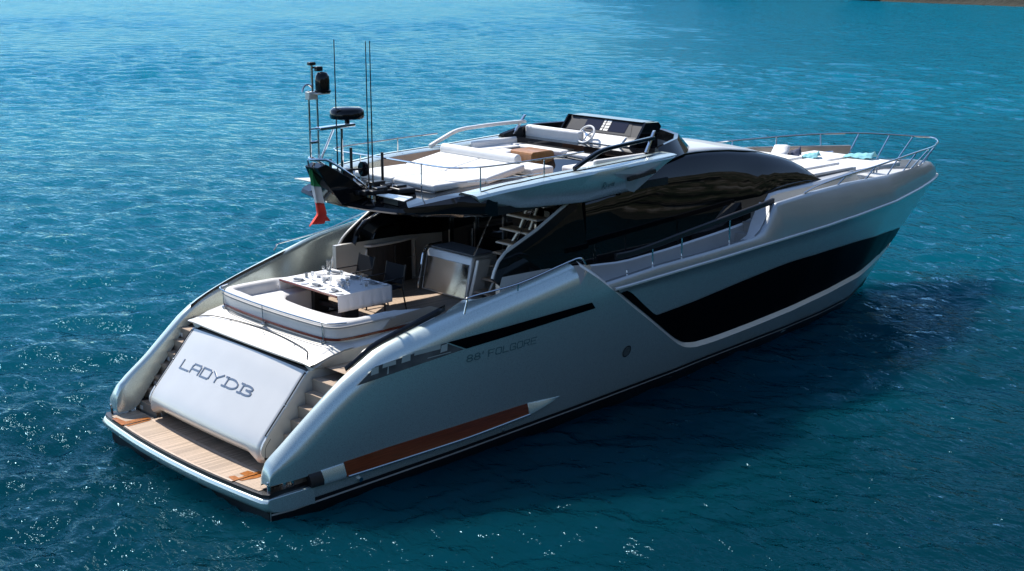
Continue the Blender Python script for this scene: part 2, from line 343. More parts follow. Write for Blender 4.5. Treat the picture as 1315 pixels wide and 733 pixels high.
# ------------------------------------------------------------------ rocky headland: closes the bay to starboard and ahead (its foot shows in the top right corner)
def fbm(x, y, s, oct=5, seed=0):
    r_ = np.random.default_rng(seed); z = np.zeros_like(x); a = 1.0
    for o in range(oct):
        for _ in range(3):
            t = r_.uniform(0, 2*PI); k = 2*PI/s*(2**o)*r_.uniform(0.8, 1.25)
            z += a/3*np.sin(k*(x*math.cos(t)+y*math.sin(t))+r_.uniform(0, 6.28))
        a *= 0.52
    return z
def headland():
    base = smoothpath([(330, 330, 0), (262, 215, 0), (233, 140, 0), (222, 92, 0), (190, 30, 0), (120, -45, 0), (50, -82, 0), (-10, -88, 0), (-80, -84, 0), (-160, -60, 0)], 26)
    B = np.array(base)[:, :2]; d = np.gradient(B, axis=0); d /= np.linalg.norm(d, axis=1)[:, None]
    nrm = np.stack([-d[:, 1], d[:, 0]], -1)     # pointing away from the bay (checked below)
    cen = np.array([10.0, 10.0]); flip = np.sign(((B-cen)*nrm).sum(1)); nrm *= flip[:, None]
    prof = [(-6, -4), (-2, -0.8), (0, 0.5), (1.5, 3), (3, 7), (5, 12), (8, 17), (11, 22), (16, 27), (22, 33), (32, 40), (46, 47), (70, 56), (110, 66), (170, 74)]
    pr = []
    for (a, b), (c, e) in zip(prof[:-1], prof[1:]):
        for k in range(5): pr.append((a+(c-a)*k/5, b+(e-b)*k/5))
    pr = np.array(pr+[prof[-1]])
    U = np.arange(len(B))
    X = B[:, 0][:, None]+nrm[:, 0][:, None]*pr[:, 0][None]; Y_ = B[:, 1][:, None]+nrm[:, 1][:, None]*pr[:, 0][None]
    Z = np.ones(len(B))[:, None]*pr[:, 1][None]
    s = np.concatenate([[0], np.cumsum(np.linalg.norm(np.diff(B, axis=0), axis=1))])[:, None]*np.ones_like(Z)
    big = fbm(s, Z, 45, 4, 3); sm = fbm(s, Z*1.5, 9, 4, 5)
    k = np.clip(Z/8, 0, 1)
    off = (big*6+sm*1.8)*k
    X += nrm[:, 0][:, None]*off; Y_ += nrm[:, 1][:, None]*off; Z = Z*(1+0.22*fbm(s, s*0, 120, 3, 9)*k)
    Z *= np.clip(0.22+0.78*s/260, 0, 1)     # far end kept low to soften its reflection on the water; rises to starboard
    rows = [[(X[i, j], Y_[i, j], Z[i, j]) for j in range(len(pr))] for i in range(len(B))]
    m = bpy.data.materials.new('limestone_scrub'); m.use_nodes = True; t = m.node_tree; p = t.nodes['Principled BSDF']; p.inputs['Roughness'].default_value = 0.9
    tc = t.nodes.new('ShaderNodeTexCoord')
    n = t.nodes.new('ShaderNodeTexNoise'); n.inputs['Scale'].default_value = 0.32; n.inputs['Detail'].default_value = 9; n.inputs['Roughness'].default_value = 0.65; t.links.new(tc.outputs['Object'], n.inputs['Vector'])
    r = t.nodes.new('ShaderNodeValToRGB'); e = r.color_ramp.elements
    e[0].position = 0.46; e[0].color = (0.018, 0.032, 0.010, 1); e[1].position = 0.55; e[1].color = (0.10, 0.085, 0.055, 1)
    q = e.new(0.62); q.color = (0.20, 0.188, 0.165, 1); q = e.new(0.72); q.color = (0.29, 0.275, 0.25, 1)
    t.links.new(n.outputs['Fac'], r.inputs[0])
    sp = t.nodes.new('ShaderNodeSeparateXYZ'); t.links.new(tc.outputs['Object'], sp.inputs[0]); wz = t.nodes.new('ShaderNodeMapRange'); wz.inputs[1].default_value = 1.5; wz.inputs[2].default_value = 4.5
    t.links.new(sp.outputs['Z'], wz.inputs[0]); wm = t.nodes.new('ShaderNodeMix'); wm.data_type = 'RGBA'; wm.inputs[6].default_value = (0.022, 0.024, 0.016, 1)   # wet, weed-covered foot of the rocks
    t.links.new(wz.outputs[0], wm.inputs[0]); t.links.new(r.outputs[0], wm.inputs[7]); t.links.new(wm.outputs[2], p.inputs['Base Color'])
    bp = t.nodes.new('ShaderNodeBump'); bp.inputs['Strength'].default_value = 0.8; bp.inputs['Distance'].default_value = 1.5; t.links.new(n.outputs['Fac'], bp.inputs['Height']); t.links.new(bp.outputs[0], p.inputs['Normal'])
    o = MB().grid(rows).build('cliff', m, None, True, angle=60)
    tag(o, 'scrub covered limestone headland at the edge of the bay', 'cliff', kind='structure')
headland()
# =================================================================== THE YACHT
YT = empty('yacht')
tag(YT, 'silver and black sport yacht with a varnished strake, moored stern towards the viewer', 'yacht')

YK = [(0,2.8),(.8,2.93),(3,3.15),(6,3.35),(9,3.42),(12,3.4),(14.7,3.26),(17,3.03),(18.6,2.78),(21.3,2.21),(23.9,1.34),(25.5,.78),(26.4,.42),(26.85,.19),(27.04,0)]
YW = [(.8,2.9),(1.3,2.95),(5,2.84),(8.7,2.6),(12,2.32),(14.4,2.02),(17,1.72),(19,1.4),(20.9,.98),(22.3,.42),(23.2,0)]
STEM = [(23.2,-0.5),(23.3,0),(23.9,.41),(25.03,1.25),(26.1,2.0),(26.7,2.55),(27.04,2.95)]
ZK = [(0,2.85),(9.25,2.9),(11.7,3.0),(14.7,3.08),(18,3.1),(21.3,3.06),(24,2.98),(27.04,2.95)]
ZB = [(7.98,3.53),(8.54,3.17),(9.01,2.83),(9.67,2.39),(10.43,1.9),(11.33,1.32),(11.8,1.04),(12.2,.87),(12.63,.78),(13.3,.745),(14.4,.74),(16.2,.77),(18.2,.83),(20.8,.89),(24.7,.98)]
ZT = {-1: [(.88,.66),(.90,.88),(.96,1.02),(1.1,1.14),(1.65,1.57),(2.13,1.945),(2.45,2.17),(2.66,2.30),(2.87,2.40),(3.28,2.61),(3.69,2.72),(4.3,2.85),(4.9,2.985),(5.3,3.07),(6,3.20),(7,3.36),(8,3.54)],
       1: [(.88,.66),(.90,.95),(1.0,1.15),(1.25,1.36),(1.66,1.64),(2.3,2.16),(2.6,2.40),(2.98,2.60),(3.4,2.76),(3.94,2.93),(4.93,3.19),(5.96,3.42),(6.82,3.55),(8,3.72)]}
def smt(T, n=6):   # smooth a table of (x, value)
    return [(p[0], p[1]) for p in smoothpath([(a, b, 0) for a, b in T], n)]
ZT = {k: v[:4]+smt(v[4:]) for k, v in ZT.items()}
ZB = smt(ZB[:9])[:-1]+smt(ZB[8:])
def hy(x, z):
    zk = ip(ZK, x); yk = ip(YK, x); t = min(max(z/zk, 0), 1); f = t**.85
    if x <= 23.2: yw = ip(YW, x)
    else:
        zs = ip(STEM, x); fs = min(max(zs/zk, 0)**.85, .999); yw = -yk*fs/(1-fs)
    y = yw+(yk-yw)*f+min(z, 0)*.8
    if z > zk: y = yk-0.02*(z-zk)
    if x < 7 and .66 < z < 2.6: y += .06*math.exp(-((x-1.6)/2.2)**2)*math.sin(PI*(z-.66)/1.94)
    return max(y, 0.0)
def stemz(x): return -0.6 if x < 23.2 else ip(STEM, x)
def uoff(x): return .1 if x < 21 else .1-.07*min((x-21)/4, 1)

# ---- hull shell
hull = MB()
def hull_x():
    a = [.88,.89,.90,.93,.97,1.02,1.1,1.2,1.35,1.5,1.7,1.9,2.05] + list(np.arange(2.25,7.9,.25)) + [7.98] + list(np.arange(8.2,12.7,.12)) + list(np.arange(12.8,24.9,.3)) + [24.9]
    return a
HX = hull_x()
for s in (-1, 1):
    T = ZT[s]
    def shoulder(x): return (ip(T, x)-min(.40, .5*(ip(T, x)-.66))) if x <= 7.98 else ip(ZB, x)
    lev0 = [-.6,-.4,-.2,0,.15,.3,.42]
    cols = []
    for x in HX:
        top = shoulder(x); zl = stemz(x)
        lv = lev0+[min(.64, .42+(top-.42)*.5) if x > 2.05 else .66]
        base = lv[-1]; lv = lv+[base+(top-base)*k/14 for k in range(1, 15)]
        cols.append([(x, s*hy(x, max(z, zl)), max(z, zl)) for z in lv])
    n0 = len(cols[0]); k0 = len(hull.v); hull.v += [tuple(map(float, p)) for c in cols for p in c]
    for i in range(len(cols)-1):
        for j in range(n0-1):
            if j == 6 and HX[i+1] <= 2.06: continue
            hull.f.append((k0+i*n0+j, k0+(i+1)*n0+j, k0+(i+1)*n0+j+1, k0+i*n0+j+1))
    # rounded cap of the stern wings, then the inner face
    secs = []
    for x in [q for q in HX if q <= 7.99]:
        zt = ip(T, x); zs = shoulder(x); yo = hy(x, zs); r = zt-zs
        w_ = np.interp(x, [.88, 1.0, 2.5, 4.6, 5.0, 5.3, 5.75, 6.3, 6.8, 8.0], [.28, .32, .37, .50, .53, .72, .98, .74, .64, .52] if s < 0 else [.30, .36, .42, .46, .46, .42, .36, .30, .28, .28])
        ro = min(.34, w_*.8); P = []
        for k in range(9):
            a = PI/2*k/8; P.append((x, s*(yo-ro*(1-math.cos(a))), zs+r*math.sin(a)))
        yi = yo-w_; zi = zt-float(np.interp(x, [5.0, 5.4, 6.0, 6.6, 7.3, 8], [0, .05, .15, .20, .12, .04]) if s < 0 else 0); P.append((x, s*(yi+.07), zi-.005*w_)); P.append((x, s*(yi+.025), zi-.03)); P.append((x, s*yi, zi-.10))
        zf = ip([(.88,.60),(1.3,.60),(2.6,2.15),(3.2,2.2)], x) if x < 3.2 else 2.2
        P.append((x, s*yi, min(zf, zt-.12)))
        secs.append(P)
    hull.grid(secs)
    # forward upper panel, set 10 cm inboard of the lower shell
    ux = list(np.arange(8.92, 12.7, .12))+list(np.arange(12.8, 26.7, .3))+[26.7,26.85,26.95,27.04]
    cols = []
    for x in ux:
        zb_ = max(ip(ZB, x) if x < 24.7 else .98, stemz(x)) if x > 8.95 else ip(ZB, x); zk = ip(ZK, x); zb_ = min(zb_+.10, zk-.001)
        cols.append([(x, s*max(hy(x, zb_+(zk-zb_)*k/12)-uoff(x)*min(1, (zk-(zb_+(zk-zb_)*k/12))*6), 0.0), zb_+(zk-zb_)*k/12) for k in range(13)])
    hull.grid(cols)
HULL = hull.build('hull', 'hull', YT, angle=50, weld=True)
q = MB(); q.box(.93, 1.3, -2.86, 2.86, -.6, .15); q.box(.895, .93, -2.86, 2.86, -.6, .13); q.build('underwater_transom', 'bottom', HULL, smooth=False)

# ---- light chamfer edge that sweeps down from the cap and along under the dark hull window
tr = MB()
for s in (-1, 1):
    cols = []
    for x in list(np.arange(7.98, 12.7, .1))+list(np.arange(12.8, 24.7, .3))+[24.7]:
        z = ip(ZB, x); st = stemz(x); z = max(z, st); d = .125 if x > 12.2 else .10
        y0 = hy(x, z); y1 = max(hy(x, z+d)-uoff(x)-.004, 0)
        cols.append([(x, s*(y0+.004), z-.004), (x, s*(y0-.012), z+.03), (x, s*y1, z+d)])
    tr.grid(cols)
tr.build('hull_trim', 'pale', HULL, angle=60, split='side')
# ---- long dark hull window
ZWT = [(8.95,2.86),(9.3,2.84),(9.67,2.68),(10.2,2.30),(10.6,2.03),(10.75,1.955),(12.26,2.06),(15.35,2.29),(17.5,2.27),(19.67,2.17),(22,1.96),(24.26,1.66),(25.2,1.5),(25.9,1.42)]
ZWT = ZWT[:5]+smt(ZWT[5:])
hw = MB()
for s in (-1, 1):
    cols = []
    for x in list(np.arange(8.98, 12.7, .08))+list(np.arange(12.8, 25.3, .25)):
        a = min(max(ip(ZB, x)+.105, stemz(x)+.02), ip(ZK, x)-.02); b = max(ip(ZWT, x), a+.001)
        cols.append([(x, s*max(hy(x, a+(b-a)*k/6)-uoff(x)+.012, .003), a+(b-a)*k/6) for k in range(7)])
    hw.grid(cols)
hw.build('hull_window', 'hullglass', HULL, angle=60, split='side')
# ---- rub rail, boot stripe, antifouling
rb = MB()
for s in (-1, 1):
    P = [(x, s*(ip(YK, x)+.012), ip(ZK, x)) for x in list(np.arange(8.98, 26.5, .4))+[26.6,26.85,27.0,27.06]]
    rb.tube(P, .034, 6)
rb.build('rub_rail', 'pale', HULL, split='side')
bt = MB(); st_ = MB()
for s in (-1, 1):
    def bootz(x): return ip([(.8,.22),(1.5,.22),(5,.28),(9,.34),(13,.38),(17,.34),(20,.28),(23.4,.22)], x)
    X_ = [q for q in list(np.arange(.9, 23.4, .4))+[23.4]]
    bt.grid([[(x, s*(hy(x, max(z, stemz(x)))+.012), z) for z in (-.6, -.3, 0, bootz(x))] for x in X_])
    st_.grid([[(x, s*(hy(x, z)+.016), z) for z in (bootz(x)-.105, bootz(x)-.07)] for x in X_ if x < 22.8])
bt.build('antifouling', 'bottom', HULL, angle=60, split='side'); st_.build('boot_stripe', 'pale', HULL, angle=60, split='side')
# ---- varnished strake low on each side with its polished ends
mh = MB(); ms = MB(); me_ = MB()
for s in (-1, 1):
    zl = lambda x: ip([(2.0,.46),(3.5,.47),(5.4,.49),(7,.55),(7.95,.68)], x); zu = lambda x: ip([(2.0,.72),(3.4,.77),(5.3,.79),(6.9,.79),(7.95,.70)], x)
    S = []
    for x in np.linspace(2.42, 6.98, 20):
        y = hy(x, .6); a, b = zl(x), zu(x)
        S.append([(x, s*(y-.02), a), (x, s*(y+.10), a+.015), (x, s*(y+.085), a+.07), (x, s*(hy(x, b)+.012), b), (x, s*(y-.02), b)])
    mh.loft(S)
    ms.tube([(x, s*(hy(x, .6)+.105), zl(x)+.005) for x in np.linspace(2.45, 7.0, 20)], .022, 6)
    S = []
    for x in np.linspace(6.98, 7.96, 12):
        k = 1-((x-6.98)/.98)**2; y = hy(x, .6); a, b = zl(x), zu(x)
        S.append([(x, s*(y-.02), a-.01), (x, s*(y+.02+.09*k), a), (x, s*(y+.02+.08*k), (a+b)/2), (x, s*(hy(x, b)+.012), b+.005), (x, s*(y-.02), b)])
    me_.loft(S)
    S = []
    for x in np.linspace(1.92, 2.42, 8):
        y = hy(x, .6); a, b = zl(x)-.03, zu(x)
        S.append([(x, s*(y-.05), a), (x, s*(y+.085), a+.01), (x, s*(y+.10), a+.08), (x, s*(y+.02), b-.02), (x, s*(y-.05), b)])
    me_.loft(S)
mh.build('rubbing_strake', 'mahogany', HULL, split='side'); ms.build('strake_rim', 'chrome', HULL, split='side'); fc = MB()
for s in (-1, 1):
    y = hy(1.7, .6); fc.loft([[(x, s*(y-.05), .47), (x, s*(y+.10), .46), (x, s*(y+.105), .54), (x, s*(y+.02), .69), (x, s*(y-.05), .69)] for x in (1.66, 1.93)])
fc.build('fairlead', 'matblack', HULL, split='side')
me_.build('strake_end', 'hull', HULL, bevel=.012, split='all')
# ---- slit windows in the wings
sl_ = MB(); sg = MB()
for s in (-1, 1):
    def quadstrip(mb, lo, hi, n=14):
        xs = np.linspace(0, 1, n); cols = []
        for k in xs:
            a = np.array(lo[0])*(1-k)+np.array(lo[1])*k; b = np.array(hi[0])*(1-k)+np.array(hi[1])*k
            cols.append([(p[0], s*(hy(p[0], p[1])+.008), p[1]) for p in (a, (a+b)/2, b)])
        mb.grid(cols)
    quadstrip(sl_, [(5.12,2.36),(8.50,2.57)], [(4.66,2.575),(8.36,2.72)])
    quadstrip(sg, [(2.66,2.14),(5.06,2.36)], [(3.05,2.42),(4.62,2.57)])
sl_.build('slit_window', 'hullglass', HULL, angle=60, split='side')
sgo = sg.build('wing_window', 'windowgrey', HULL, angle=60, split='all')
q = MB()
for s in (-1, 1):
    xs = list(np.linspace(2.70, 5.06, 14))
    q.grid([[(x, s*(hy(x, 2.6)-np.interp(x, [2.5,4.6,5.0,5.35], [.37,.50,.53,.74] if s < 0 else [.42,.46,.46,.40])+.012), ip(ZT[s], x)-.012), (x, s*2.68, ip(ZT[s], x)+(.06+.04*(x-2.7)/2.3))] for x in xs])
q.build('cap_glass', 'black', HULL, solid=.012, split='side')
q = MB()
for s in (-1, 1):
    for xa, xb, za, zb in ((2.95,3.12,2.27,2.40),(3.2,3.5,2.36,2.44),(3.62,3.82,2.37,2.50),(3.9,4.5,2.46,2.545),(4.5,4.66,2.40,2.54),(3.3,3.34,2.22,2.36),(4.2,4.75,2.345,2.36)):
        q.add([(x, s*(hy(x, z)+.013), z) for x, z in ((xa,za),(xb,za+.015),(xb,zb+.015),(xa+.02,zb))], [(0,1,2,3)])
q.build('window_reflection', 'pale', sgo, smooth=False)  # pale quads paint the reflections and sunlit interior onto the wing window
# round vent and drain on the starboard side
vn = MB()
for k in range(16):
    a, b = 2*PI*k/16, 2*PI*(k+1)/16
    for r_ in (.135,):
        vn.add([(9.87+r_*math.cos(t)*q, -(hy(9.87+r_*math.cos(t)*q, 1.3+r_*math.sin(t)*q)+.01), 1.3+r_*math.sin(t)*q) for t, q in ((a,1),(b,1),(b,.86),(a,.86))], [(0,1,2,3)])
for k in range(-4, 5):
    z = 1.3+k*.027; hw_ = math.sqrt(max(.117**2-(k*.027)**2, 0))
    vn.add([(9.87+q, -(hy(9.87+q, z_)+.010), z_) for q, z_ in ((-hw_, z-.006), (hw_, z-.006), (hw_, z+.006), (-hw_, z+.006))], [(0,1,2,3)])
vn.build('round_vent', 'char', HULL, smooth=False)
dr = MB(); dr.tube([(2.78, -(hy(2.78,.30)-.02), .30), (2.78, -(hy(2.78,.30)+.05), .30)], .045, 12); dr.tube([(6.4,-(hy(6.4,.34)-.02),.34),(6.4,-(hy(6.4,.34)+.02),.34)], .025, 10)
dr.build('drain', 'chrome', HULL, split='all')
# lettering on the side
def font_text(txt, size, name, m, parent, place, shear=0.0, space=1.0, extr=.004):
    """letters as real flat outlines; place(u, v, w) puts them on their surface"""
    cu = bpy.data.curves.new('letters', 'FONT'); cu.body = txt; cu.size = size; cu.shear = shear; cu.space_character = space; cu.resolution_u = 3
    ob = bpy.data.objects.new('letters', cu); COL.objects.link(ob)
    dg = bpy.context.evaluated_depsgraph_get(); me = bpy.data.meshes.new_from_object(ob.evaluated_get(dg))
    mb = MB(); mb.add([place(v.co.x, v.co.y, 0) for v in me.vertices], [tuple(p.vertices) for p in me.polygons])
    bpy.data.objects.remove(ob); bpy.data.curves.remove(cu); bpy.data.meshes.remove(me)
    return mb.build(name, m, parent, smooth=False)
def strokes(mb, glyph, place, wd):
    for line in glyph:
        for a, b in zip(line[:-1], line[1:]):
            a = np.array(a, float); b = np.array(b, float); d = (b-a)/max(np.linalg.norm(b-a), 1e-6); q = np.array([-d[1], d[0]])*wd/2; e = d*wd/2
            c = [a-e-q, b+e-q, b+e+q, a-e+q]
            mb.add([place(p[0], p[1], .002) for p in c]+[place(p[0], p[1], .010) for p in c], [(4,5,6,7),(0,1,5,4),(1,2,6,5),(2,3,7,6),(3,0,4,7)])
def arc(cx, cy, rx, ry, a0, a1, n=12): return [(cx+rx*math.cos(math.radians(a0+(a1-a0)*k/n)), cy+ry*math.sin(math.radians(a0+(a1-a0)*k/n))) for k in range(n+1)]
GL = {'L': [[(0,1),(0,0),(1,0)]], 'A': [[(0,0),(0,.7),(.12,1),(.88,1),(1,.8),(1,0)],[(0,.42),(1,.42)]],
      'D': [[(0,0),(0,1),(.85,1),(1,.85),(1,.15),(.85,0),(0,0)]], 'Y': [[(0,1),(.5,.5),(1,1)],[(.5,.5),(.5,0)]],
      'd': [[(-.12,0),(.14,0)],[(.1,0),(.1,1)],[(-.1,1),(.1,1)],arc(.45,.5,.55,.5,130,-130,18),[(.1,1),(.1,.9)]],
      'b': [[(-.12,0),(.14,0)],[(.1,0),(.1,1)],[(-.1,1),(.1,1)],arc(.5,.76,.45,.24,150,-90,12),arc(.5,.26,.5,.26,90,-140,12)],
      '8': [arc(.5,.75,.42,.25,0,360,14),arc(.5,.26,.5,.26,0,360,14)], "'": [[(.3,1),(.2,.75)]], 'F': [[(0,0),(0,1),(1,1)],[(0,.5),(.8,.5)]],
      'O': [[(0,.15),(0,.85),(.15,1),(.85,1),(1,.85),(1,.15),(.85,0),(.15,0),(0,.15)]], 'G': [[(1,.8),(.85,1),(.15,1),(0,.85),(0,.15),(.15,0),(1,0),(1,.45),(.55,.45)]],
      'R': [[(0,0),(0,1),(.85,1),(1,.85),(1,.6),(.85,.45),(0,.45)],[(.5,.45),(1,0)]], 'E': [[(1,1),(0,1),(0,0),(1,0)],[(0,.5),(.8,.5)]],
      'V': [[(0,1),(.5,0),(1,1)]], 'N': [[(0,0),(0,1),(1,0),(1,1)]], 'Z': [[(0,1),(1,1),(0,0),(1,0)]], 'I': [[(.5,0),(.5,1)]]}
lt = MB(); u = 5.16
for ch in "88'FOLGORE":
    wch = {"'": .07}.get(ch, .135)
    strokes(lt, [[(p[0]*wch, p[1]*.13) for p in l] for l in GL[ch]], lambda a, b, c, u=u: (u+a, -(hy(u+a, 2.08+b)+c), 2.08+b+.02*(u-5.16)), .020)
    u += wch+(.05 if ch not in "'" else .09)
lt.build('hull_lettering', 'hullletter', HULL, smooth=False)

# ---- bulwark above the rub rail: low beside the side deck, then the tall rounded whaleback to the bow
KS = [(14.76,(14.76,3.13,3.93)),(16.5,(16.45,2.90,3.96)),(18.6,(18.5,2.54,3.92)),(21.3,(21.1,2.0,3.75)),(23.9,(23.4,1.30,3.60)),(25.5,(24.7,.85,3.52)),(26.4,(25.55,.50,3.48)),(26.85,(25.95,.24,3.46)),(27.04,(26.05,0,3.45))]
bw = MB(); ramp = MB()
for s in (-1, 1):
    secs = []
    for x in [8.6,8.95]+list(np.arange(9.2,13.9,.3))+[13.9,14.05,14.2,14.35,14.45,14.55,14.65,14.72]:
        zt = ip([(8.6,3.05),(10.4,3.17),(13.7,3.27),(13.9,3.29),(14.2,3.38),(14.35,3.50),(14.55,3.72),(14.72,3.90)], x); yk = ip(YK, x); zk = ip(ZK, x); ins = ip([(8.6,.03),(13.7,.04),(14.72,.13)], x); h = zt-zk
        secs.append([(x, s*(yk-.01), zk), (x, s*(yk-.01-ins*.15), zk+h*.3), (x, s*(yk-.01-ins*.5), zk+h*.65), (x, s*(yk-.01-ins), zt-.03), (x, s*(yk-.03-ins), zt), (x, s*(yk-.13-ins), zt), (x, s*(yk-.15-ins), zt-.03), (x, s*(yk-.17-ins), 2.78), (x, s*(yk-.17-ins), 2.74)])
    xs = []; sp = []
    for (xa, A), (xb, B_) in zip(KS[:-1], KS[1:]):
        nseg = max(2, int((xb-xa)/.25))
        for k in range(nseg): xs.append(xa+(xb-xa)*k/nseg); sp.append(tuple(np.array(A)*(1-k/nseg)+np.array(B_)*k/nseg))
    xs.append(KS[-1][0]); sp.append(KS[-1][1])
    for x, S in zip(xs, sp):
        Kp = np.array([x, ip(YK, x)-.01, ip(ZK, x)]); S = np.array(S); d = S-Kp; bul = ip([(14.76,.05),(18,.10),(23,.13),(25,.16),(26.5,.27),(27.04,.30)], x)
        out = np.array([max(S[0], x)*0, 1, 0.0]); hd = Kp-np.array([S[0], S[1], Kp[2]]); nh = np.linalg.norm(hd); out = hd/nh if nh > 1e-4 else np.array([0, 1, 0])
        row = []
        for t in (0, .3, .65, .9, 1.0):
            q = Kp+d*t+(out*.55+np.array([0, 0, .45]))*bul*4*t*(1-t)*.9
            row.append((q[0], s*q[1], q[2]))
        inn = S-out*.02+np.array([0, 0, .012]); i2 = S-out*.10+np.array([0, 0, .005]); i3 = S-out*.14+np.array([0, 0, -.03]); i4 = S-out*.15+np.array([0, 0, -.34])
        row += [(p[0], s*max(p[1], 0), p[2]) for p in (inn, i2, i4)]
        row.append((i4[0], s*max(i4[1], 0), i4[2]-.02))
        secs.append(row)
    bw.grid(secs)
bw.build('bulwark', 'dusk', YT, angle=55, split='side')

# ---- decks
dk = MB()
rows = []
for x in list(np.arange(14.7, 25.0, .5))+[25.2, 25.6, 25.8, 25.95]:
    S = [np.interp(x, [k[1][0] for k in KS], [k[1][i] for k in KS]) for i in (1, 2)]
    yy = max(S[0]-.12, 0.02); z = S[1]-.27
    rows.append([(x, yy*t, z+.03*(1-t*t)) for t in np.linspace(-1, 1, 9)])
dk.grid(rows); dk.build('foredeck', 'gel', YT)
sdk = MB(); stp = MB()
for s in (-1, 1):
    sdk.grid([[(x, s*y, 2.78) for y in (2.25, ip(YK, x)-.24)] for x in np.arange(7.0, 14.3, .4)])
    for k in range(4):
        x0 = 13.75+k*.32; z0 = 2.79; z1 = 2.78+.22*(k+1)
        stp.hexa([(x0, s*2.3, z0), (x0+.9, s*2.3, z0), (x0+.9, s*(ip(YK, x0)-.5), z0), (x0, s*(ip(YK, x0)-.5), z0)], [(x0+.06, s*2.3, z1), (x0+.9, s*2.3, z1), (x0+.9, s*(ip(YK, x0)-.5), z1), (x0+.06, s*(ip(YK, x0)-.5), z1)])
    # white face where the bulwark sweeps up beside those steps
    rows = []
    for x in (13.45, 13.7, 13.9,14.05,14.2,14.35,14.45,14.55,14.65,14.74):
        zt = ip([(13.45,3.25),(13.9,3.28),(14.2,3.37),(14.35,3.49),(14.55,3.71),(14.74,3.90)], x); yk = ip(YK, x); ins = ip([(13.7,.04),(14.72,.13)], x)
        wd = ip([(13.45,.14),(13.9,.26),(14.3,.44),(14.74,.46)], x)
        rows.append([(x, s*(yk-.025-ins), zt+.008), (x, s*(yk-ins-.02-wd*.5), zt+.012), (x, s*(yk-ins-.04-wd), zt+.0), (x, s*(yk-ins-.06-wd), 2.8)])
    ramp.grid(rows)
sdk.build('side_deck', 'gel', YT, split='side'); stp.build('side_step', 'grey', YT, smooth=False, split='side'); ramp.build('bulwark_ramp', 'gel', YT, angle=55, split='side')

# ---- silver base of the deckhouse, running forward as the foredeck trunk
ZG = [(6.65,3.33),(8,3.31),(10.3,3.14),(11.7,3.20),(13.5,3.33),(14.45,3.42),(14.85,3.52),(15.18,3.73),(15.46,3.98),(15.8,4.01),(17.2,4.03),(19.3,4.07),(19.7,4.03),(20.3,3.72)]
hb_ = MB(); secs = []
for x in list(np.arange(9.3, 14.9, .4))+[14.85,15.0,15.18,15.32,15.46,15.6,15.8]+list(np.arange(16.2, 19.4, .5))+[19.5,19.7,20.0,20.3]:
    zg = ip(ZG, x); yb = ip([(9,2.42),(15,2.42),(17,2.40),(19,2.2),(20.3,1.75)], x)
    secs.append([(x, -yb-.03, 2.7), (x, -yb, zg-.05), (x, -yb+.05, zg), (x, 0, zg+.02), (x, yb-.05, zg), (x, yb, zg-.05), (x, yb+.03, 2.7)])
hb_.loft(secs).build('deckhouse_base', 'silver', YT, angle=40)
# aft ends of the base: side walls of the cockpit below the glass
cw = MB()
for s in (-1, 1):
    cw.loft([[(x, s*2.42, 2.2), (x, s*2.40, ip(ZG, x)), (x, s*2.28, ip(ZG, x)), (x, s*2.28, 2.2)] for x in np.arange(6.72 if s < 0 else 6.1, 9.4, .3)])
cw.build('cockpit_side', 'pale', YT, angle=40, split='side')

# ---- black glass deckhouse
ZH = [(6.62,3.36),(6.78,3.62),(6.95,3.76),(7.85,4.10),(8.5,4.40),(9.2,4.62),(10.6,4.85),(11.6,5.08),(12.5,5.15),(13.4,5.15),(14.3,5.09),(15.3,4.96),(16.27,4.77),(16.8,4.63),(17.25,4.46),(17.6,4.26),(17.84,4.08)]
YTp = [(6.6,2.37),(9,2.28),(10.5,2.15),(12.5,2.0),(16.3,1.97),(17.84,1.93)]
gh = MB(); secs = []
for x in [9.2,9.6,10.1,10.6,11.1,11.6,12.05,12.5,12.95,13.4,13.85,14.3,14.8,15.3,15.8,16.27,16.55,16.8,17.05,17.25,17.45,17.6,17.75,17.84]:
    zg = min(ip(ZG, x)-.02, ip(ZH, x)-.02); zt = ip(ZH, x); yb = ip([(9,2.39),(15,2.38),(17.84,2.2)], x); yt = ip(YTp, x); h = zt-zg
    L_ = [(yb, zg), (yb-.03*min(1, h), zg+h*.35), ((yb+yt)/2+.03, zg+h*.68), (yt+.07, zt-.12*min(1, h)), (yt, zt-.03), (yt-.12, zt+.01), (yt*.5, zt+.075), (0, zt+.10)]
    secs.append([(x, -y, z) for y, z in L_]+[(x, y, z) for y, z in L_[-2::-1]])
gh.loft(secs); HOUSE = gh.build('deckhouse', 'glass', YT, angle=50)
sg = MB(); fr = MB(); tri = MB()
for s in (-1, 1):
    secs = []
    for x in [6.62,6.7,6.78,6.95,7.2,7.5,7.85,8.2,8.5,8.85,9.2,9.5]:
        zg = ip(ZG, x)+.0; zt = max(ip(ZH, x), zg+.02); yb = 2.395; yt = ip(YTp, x)
        secs.append([(x, s*yb, zg), (x, s*(yb*.4+yt*.6+.02), zg+(zt-zg)*.6), (x, s*yt, zt), (x, s*(yt-.1), zt), (x, s*(yb-.1), zg)])
    sg.loft(secs)
    P = [(6.60,3.30),(6.66,3.45),(6.76,3.62),(6.95,3.78),(7.4,3.95),(7.85,4.12),(8.5,4.43),(8.9,4.60)]
    fr.loft([[(x-.02, s*(ip(YTp, x)+.035), z), (x+.10, s*(ip(YTp, x)+.05), z-.14), (x+.12, s*(ip(YTp, x)+.0), z-.14), (x+.0, s*(ip(YTp, x)-.13), z), (x-.04, s*(ip(YTp, x)-.08), z+.02)] for x, z in P])
    if s < 0: tri.tube([(x-.03, s*(ip(YTp, x)-.02), z+.02) for x, z in P], .036, 6)
sg.build('side_glass', 'glass', HOUSE, angle=50, split='side'); fr.build('glass_frame', 'black', HOUSE, angle=50, split='side'); tri.build('frame_edge', 'pale', HOUSE, split='side')
